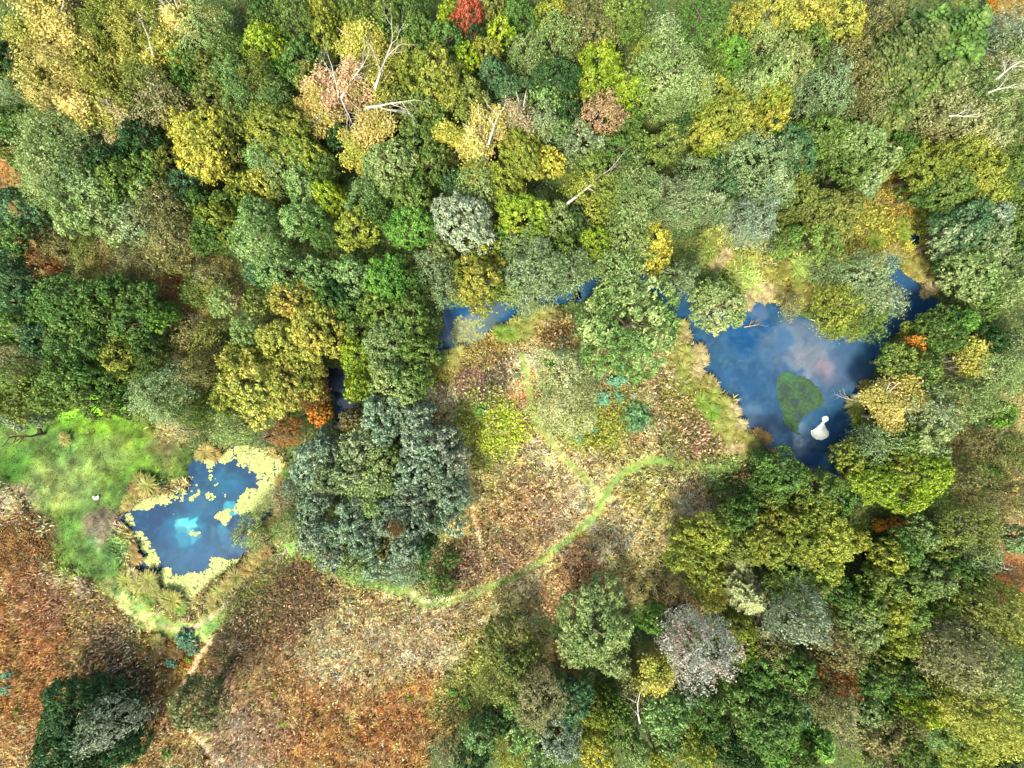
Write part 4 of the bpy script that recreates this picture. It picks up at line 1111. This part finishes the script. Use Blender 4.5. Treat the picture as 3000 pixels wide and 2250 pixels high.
330 2150 60 B dg .6
316 2124 68 F sv 1.1|grey-green feathery tree rising from the big dark evergreen
574 2060 84 B fb .95|brown-olive oval tree alone beside the sandy path
533 1880 22 S te
561 1888 14 S te
561 1908 15 S te
497 1945 15 S te
133 2045 12 S te
14 1979 15 S te
10 2025 15 S te
158 2002 9 S lm
41 2088 9 S lm
484 2210 15 S vg
805 2038 9 S lm
827 2124 10 S lm
550 1936 9 S lm
1327 2030 12 S vg
1365 2060 16 S vg
1350 1872 10 S lm
1200 2050 7 S lm
740 1560 48 f sg
2350 2240 60 B og
2600 2245 55 B br
2700 2245 50 B gn
2200 2245 46 B gn
2985 1330 46 f og
2910 1250 34 f br
2850 1380 36 f ol
2920 1340 30 f br
2995 1760 40 f br
2880 1480 34 f gt
2760 1420 40 f og
100 690 40 f br
170 720 46 f br
250 735 44 f ol
330 700 42 f br
390 750 46 f fb
460 770 40 f br
120 770 44 f rs
520 760 38 f ol
600 800 40 f fb
480 840 36 f rs
560 860 34 f og
500 930 36 f br
600 990 40 f ol
520 1060 38 f fb
620 1040 32 f br
590 1200 36 f og
540 1260 30 f gt
420 1200 34 f ol
700 1565 40 N gs|bare grey bush reaching over the duckweed pond's east shore
775 1590 28 R gs
640 2000 12 b og
"""
for ln_ in TREES.strip().split('\n'):
    a, _, lab = ln_.partition('|'); t = a.split(); tree(float(t[0]), float(t[1]), float(t[2]), t[3], t[4], lab or None, tall=float(t[5]) if len(t) > 5 else 1.0)

# ---------------------------------------------------------------- sedge tussocks
def tussock_mesh(seed, nb=150):
    rg = np.random.default_rng(seed); a = rg.uniform(0, 6.283, nb); L = rg.uniform(.65, 1.08, nb); up = rg.uniform(.25, 1.1, nb); r0 = rg.uniform(0, .16, nb); bend = rg.normal(size=nb) * .25; V = []
    for s, wd in ((0, .03), (.4, .045), (.75, .034), (1, .004)):
        aa = a + bend * s; rr = r0 + L * (s ** 1.1) * (1.05 - .25 * up); z = .15 + up * .75 * L * s * (1.25 - s * .95); tx, ty = -np.sin(aa), np.cos(aa)
        for sg in (-1, 1): V.append(np.stack([np.cos(aa) * rr + tx * wd * sg, np.sin(aa) * rr + ty * wd * sg, z], 1))
    V = np.stack(V, 1).reshape(-1, 3); b = (np.arange(nb) * 8)[:, None]; F = np.concatenate([b + np.array([[2 * k, 2 * k + 1, 2 * k + 3, 2 * k + 2]]) for k in range(3)])
    t = np.stack([rg.uniform(0, .45, nb), rg.uniform(.2, 1, nb), np.zeros(nb)], 1); T = np.repeat(t[:, None], 8, 1); T[:, 6:, 0] += .5; T[:, 4:6, 0] += .25
    return mesh_from('blades', V, F, tone=np.clip(T.reshape(-1, 3), 0, 1), mats=[M_LEAF])
TUS = [tussock_mesh(400 + i) for i in range(6)]
TC = {'g': ((135,152,52), (176,168,88), 'green'), 'b': ((110,150,35), (160,170,60), 'bright green'), 't': ((182,162,108), (205,188,140), 'straw-coloured'), 'o': ((142,144,56), (176,158,82), 'olive and tan'), 'r': ((158,126,62), (180,150,84), 'rusty')}
TUSS = """2565 705 36 b|2646 683 32 b|2646 655 24 g|2620 730 26 o|2590 745 22 t|1551 940 34 g|1520 953 32 g|1538 971 32 g|1470 976 34 b|1497 976 32 b|1583 922 32 g|1610 917 28 g|1560 905 28 g|1545 935 26 t|1600 935 22 t|1343 1036 28 g|1312 1058 30 g|1334 1071 26 o|1290 1068 22 o|2001 955 26 g|2009 984 30 t|1990 975 20 g|1976 1013 30 g|1967 1051 30 o|2013 1034 32 g|2047 1030 30 t|2058 1055 28 t|2001 1080 34 g|2043 1089 28 t|1985 1095 24 t|2001 1131 34 g|2026 1118 26 o|2076 1118 30 o|2090 1128 22 t|2051 1178 38 b|2089 1152 28 g|2087 1206 34 b|2123 1185 30 g|2148 1202 28 t|2135 1223 32 g|2097 1250 32 g|2135 1255 30 g|2155 1265 26 o|2127 1286 28 g|2172 1244 24 t|2139 1315 24 t|2169 1311 22 t|2205 1299 28 o|2194 1328 26 g|2245 1285 26 r|2225 1270 22 r|2265 1330 22 r|2180 1280 24 o|431 1422 40 g|450 1435 26 o|400 1432 26 r|387 1455 26 o|375 1478 24 o|410 1405 26 o|369 1699 34 g|405 1711 34 g|435 1700 36 g|385 1680 22 t|450 1730 24 g|420 1740 24 b|440 1762 22 b|505 1760 36 o|487 1748 28 g|525 1782 26 b|601 1322 34 o|585 1335 24 g|625 1333 24 r|839 1388 22 b|823 1412 26 r|833 1432 20 o|690 1690 34 o|665 1715 32 o|640 1735 28 g|720 1672 28 r|620 1750 24 o|750 1635 28 o|776 1617 26 r|735 1650 24 o|190 1285 24 g|400 1640 24 r|390 1610 20 r|620 1780 20 o|2100 770 30 t|2080 740 34 g|2070 700 34 g|2130 745 28 t|2160 760 26 o|2200 870 30 t|2225 850 32 t|2240 870 26 t|2260 850 30 t|2285 865 28 o|2280 835 28 o|2190 895 22 t|2330 860 28 o|2360 850 28 o|2380 870 24 o|2340 830 28 g|2300 790 30 o|2250 800 28 o|2690 800 30 g|2660 780 26 o|2725 840 22 t|2715 860 20 t|2740 810 30 o|2650 755 24 o|2700 770 26 g|2510 1190 32 g|2525 1240 34 b|2515 1215 28 g|2540 1135 30 o|2535 1165 28 o|460 1880 26 o|1420 1520 0 g|470 1900 20 r|515 1915 24 r|450 1925 24 r|1310 1040 22 g|820 1540 28 g|805 1570 26 g"""
for i, s in enumerate(TUSS.split('|')):
    a = s.split(); px, py, r = map(float, a[:3])
    if r < 1: continue
    c, t2, nm = TC[a[3]]; R = r * S * .98; x, y = W(px, py, .5); root = bpy.data.objects.new('sedge_tussock', None); C.objects.link(root); z0 = max(float(z_at(np.array([[px, py]]))[0]), WZ); root.location = (x, y, z0 + .3); root['category'] = 'tussock'
    link('blades', TUS[i % 6], root, (0, 0, 0), tr.uniform(0, 6.3), (R * tr.uniform(.9, 1.1), R * tr.uniform(.9, 1.1), R * .9), np.array(c) * tr.uniform(.70, .86), np.array(t2) * .78)
    say(root, px, py, ('large ' if r >= 32 else 'small ' if r < 25 else '') + nm + ' sedge tussock', 'sedge tussocks along the water')
# iris clumps on the spit: long green straps
for px, py, r in ((2370,795,44), (2181,809,42), (2345,770,30), (2205,830,24)):
    R = r * S; x, y = W(px, py, .5); root = bpy.data.objects.new('reed_clump', None); C.objects.link(root); root.location = (x, y, 0); root['category'] = 'reeds'; q = np.random.default_rng(int(px))
    n = 170; a = q.uniform(0, 6.3, n); rr = R * np.sqrt(q.uniform(0, 1, n)); bx, by = rr * np.cos(a), rr * np.sin(a); d = q.uniform(0, 6.3, n); L = q.uniform(.7, 1.3, n); h = q.uniform(.6, 1.2, n); V = []
    for s2, w2 in ((0, .05), (.5, .055), (1, .01)):
        for sg in (-1, 1): V.append(np.stack([bx + np.cos(d) * L * s2 ** 1.3 - np.sin(d) * w2 * sg, by + np.sin(d) * L * s2 ** 1.3 + np.cos(d) * w2 * sg, h * (1.6 * s2 - .8 * s2 ** 2)], 1))
    V = np.stack(V, 1).reshape(-1, 3); b = (np.arange(n) * 6)[:, None]; F = np.concatenate([b + np.array([[2 * k, 2 * k + 1, 2 * k + 3, 2 * k + 2]]) for k in range(2)]); t = np.stack([q.uniform(0, 1, n), q.uniform(.2, 1, n), np.zeros(n)], 1)
    link('blades', mesh_from('blades', V, F, tone=rep(t, 6), mats=[M_LEAF]), root, col=(125,165,75), tint=(165,180,95)); say(root, px, py, ('large' if r > 35 else 'small') + ' clump of broad strap leaves', 'reed clumps on the grassy spit')

# ---------------------------------------------------------------- dead branches, birds and other single things
def limb_thing(px, py, z, ang, L, m, label, rad=.09, flat=.12, name='fallen_branch'):
    q = np.random.default_rng(int(px * 7 + py)); out = []; branching(q, (0, 0, 0), (math.cos(ang), math.sin(ang), flat), L, rad, 3, out, .5, .05, (1, 3), .16)
    o = bpy.data.objects.new(name, mesh_from(name, *tubes(out, 5), mats=[m])); C.objects.link(o); o.location = (*W(px, py, z), z); o['label'] = label; o['category'] = 'branch'; return o
limb_thing(2535, 1178, .6, math.radians(190), 2.6, M_PALE, 'pale dead branch reaching over the lake from its east shore')
limb_thing(2180, 958, -.25, math.radians(20), 1.6, M_TANTWIG, 'thin tan branch lying in the lake beside the oval willow')
limb_thing(2375, 935, -.1, math.radians(-20), 2.0, M_PALE, 'pale twig trailing into the lake below the spit')
limb_thing(2920, 232, 11.2, math.radians(40), 3.0, M_PALE, 'bright white dead limb lying on the beige crowns near the east edge', .14)
limb_thing(2895, 272, 10.8, math.radians(10), 2.2, M_PALE, 'small white limb below the bright one on the beige crowns', .1)
limb_thing(2780, 340, 10.5, math.radians(5), 2.2, M_PALE, 'white limb at the west side of the beige crowns', .1)
limb_thing(1098, 262, 9.5, math.radians(70), 5.0, M_PALE, 'long white limb rising north from the white-limbed trees', .17)
limb_thing(1072, 315, 9.0, math.radians(5), 4.2, M_PALE, 'white limb stretching east through the white-limbed trees', .17)
limb_thing(1000, 288, 9.0, math.radians(55), 4.0, M_PALE, 'white forked limb at the centre of the white-limbed trees', .16)
limb_thing(998, 286, 8.5, math.radians(-50), 4.4, M_PALE, 'thin white limb running southeast between the white-limbed trees', .11)
limb_thing(992, 285, 9.0, math.radians(110), 3.2, M_PALE, 'curved white limb rising northwest in the pink-leaved crown', .12)
limb_thing(1430, 425, 9.0, math.radians(60), 3.0, M_PALE, 'white limb in the heart of the pale golden tree', .15)
limb_thing(1642, 612, 6.5, math.radians(40), 5.4, M_PALE, 'leaning pale trunk of a dead tree among green crowns', .2)
limb_thing(450, 165, 8.5, math.radians(110), 3.0, M_PALE, 'tan forked limb below the golden tree near the top edge', .12)
limb_thing(545, 55, 8.5, math.radians(150), 3.0, M_PALE, 'white forked limb in the tan tree at the top edge', .14)
limb_thing(1875, 2118, 8.0, math.radians(100), 3.4, M_PALE, 'thin bare limb between mint green trees at the bottom edge', .1)
limb_thing(2965, 1668, .6, math.radians(170), 3.2, M_PALE, 'pale fallen limb at the east edge over brown ground', .12)
def blob(name, parent, loc, sca, m, rz=0, col=None, seg=12):
    th = np.linspace(0, math.pi, 7); ph = np.arange(seg) * 2 * math.pi / seg; V = [[0, 0, 1]] + [[math.sin(t) * math.cos(p), math.sin(t) * math.sin(p), math.cos(t)] for t in th[1:-1] for p in ph] + [[0, 0, -1]]; me = bpy.data.meshes.new(name); F = []
    for k in range(seg):
        k2 = (k + 1) % seg; F.append((0, 1 + k, 1 + k2)); F += [(1 + j * seg + k, 1 + (j + 1) * seg + k, 1 + (j + 1) * seg + k2, 1 + j * seg + k2) for j in range(4)]; F.append((1 + 4 * seg + k, len(V) - 1, 1 + 4 * seg + k2))
    me.from_pydata(V, [], F); me.materials.append(m); me.polygons.foreach_set('use_smooth', [True] * len(F)); return link(name, me, parent, loc, rz, sca)
M_WHITE = bark_material('white_feather', (235, 228, 225), (252, 250, 248), 6); M_BLUISH = bark_material('faded_plastic', (170, 185, 205), (225, 230, 240), 5); M_DARK = bark_material('dark_wet_soil', (35, 22, 32), (62, 45, 50), 9)
M_STRAW = bark_material('cut_wood', (170, 140, 105), (215, 185, 150), 9)
x, y = W(286, 1458); t = bpy.data.objects.new('white_bird', None); C.objects.link(t); t.location = (x, y, .25); t['category'] = 'bird'; t['label'] = 'white bird with half raised wings on the green lawn'
blob('body', t, (0, 0, .05), (.10, .28, .10), M_WHITE, -.3)
for sx, s in ((.20, 1.), (-.22, .8)): blob('wing', t, (sx, .05, .12), (.16 * s, .30 * s, .05), M_WHITE, -.45 if sx > 0 else .25)
x, y = W(2529, 1122); t = bpy.data.objects.new('water_bird', None); C.objects.link(t); t.location = (x, y, WZ + .12); t['category'] = 'bird'; t['label'] = 'small white and grey water bird at the lake edge under dark branches'
blob('body', t, (0, 0, .05), (.34, .19, .16), M_WHITE, .5); blob('head', t, (-.38, .12, .2), (.1, .09, .09), M_WHITE); blob('tail', t, (.3, .22, .06), (.16, .09, .05), M_BLUISH, .5)
def heap(px, py, items, label, name):
    x, y = W(px, py); t = bpy.data.objects.new(name, None); C.objects.link(t); t.location = (x, y, .1); t['category'] = 'litter'; t['label'] = label
    for dx, dy, a, b, m, rz in items: blob('scrap', t, (dx, dy, .1), (a, b, .09), m, rz, seg=7)
heap(97, 1233, [(0, 0, .34, .26, M_BLUISH, .4), (.35, -.12, .26, .12, M_WHITE, .6), (-.5, -.05, .2, .1, M_WHITE, -.3), (.1, .3, .2, .14, M_BLUISH, 1.)], 'pale torn plastic litter under the bush at the lawn corner', 'plastic_litter')
heap(2541, 1243, [(0, 0, .2, .12, M_BLUISH, .2), (.1, .2, .18, .1, M_WHITE, 1.), (-.15, -.15, .12, .1, M_BLUISH, 2.)], 'small white litter caught in the shore bushes above green sedge', 'plastic_litter')
o = flat_patch('mud_hollow', [(530,1842),(540,1836),(552,1842),(565,1835),(572,1845),(566,1856),(550,1858),(536,1852)], .11, .05, lambda P, d: np.tile(np.array([38, 24, 40.]), (len(P), 1)), M_DARK, 'dark muddy hollow in the path below the duckweed pond', cat='mud', grid=1.6)
o = flat_patch('mud_hollow', [(110,1255),(120,1256),(126,1275),(118,1281),(110,1272)], .12, .05, lambda P, d: np.tile(np.array([48, 32, 40.]), (len(P), 1)), M_DARK, 'dark muddy hollow at the north edge of the green lawn', cat='mud', grid=1.6)
def stake(px, py, ang, L, w, label):
    x, y = W(px, py); v, f = tubes([((-math.cos(ang) * L / 2, -math.sin(ang) * L / 2, .2), (math.cos(ang) * L / 2, math.sin(ang) * L / 2, .26), w, w * .9)], 6); o = bpy.data.objects.new('wooden_stake', mesh_from('wooden_stake', v, f, mats=[M_STRAW])); C.objects.link(o); o.location = (x, y, .0); o['label'] = label; o['category'] = 'stake'
stake(117, 1252, 0, .45, .07, 'short pale log lying by the muddy hollow on the lawn'); stake(556, 1812, 1.5, .9, .12, 'pale weathered stump above the dark muddy hollow on the path')
finish_labels()
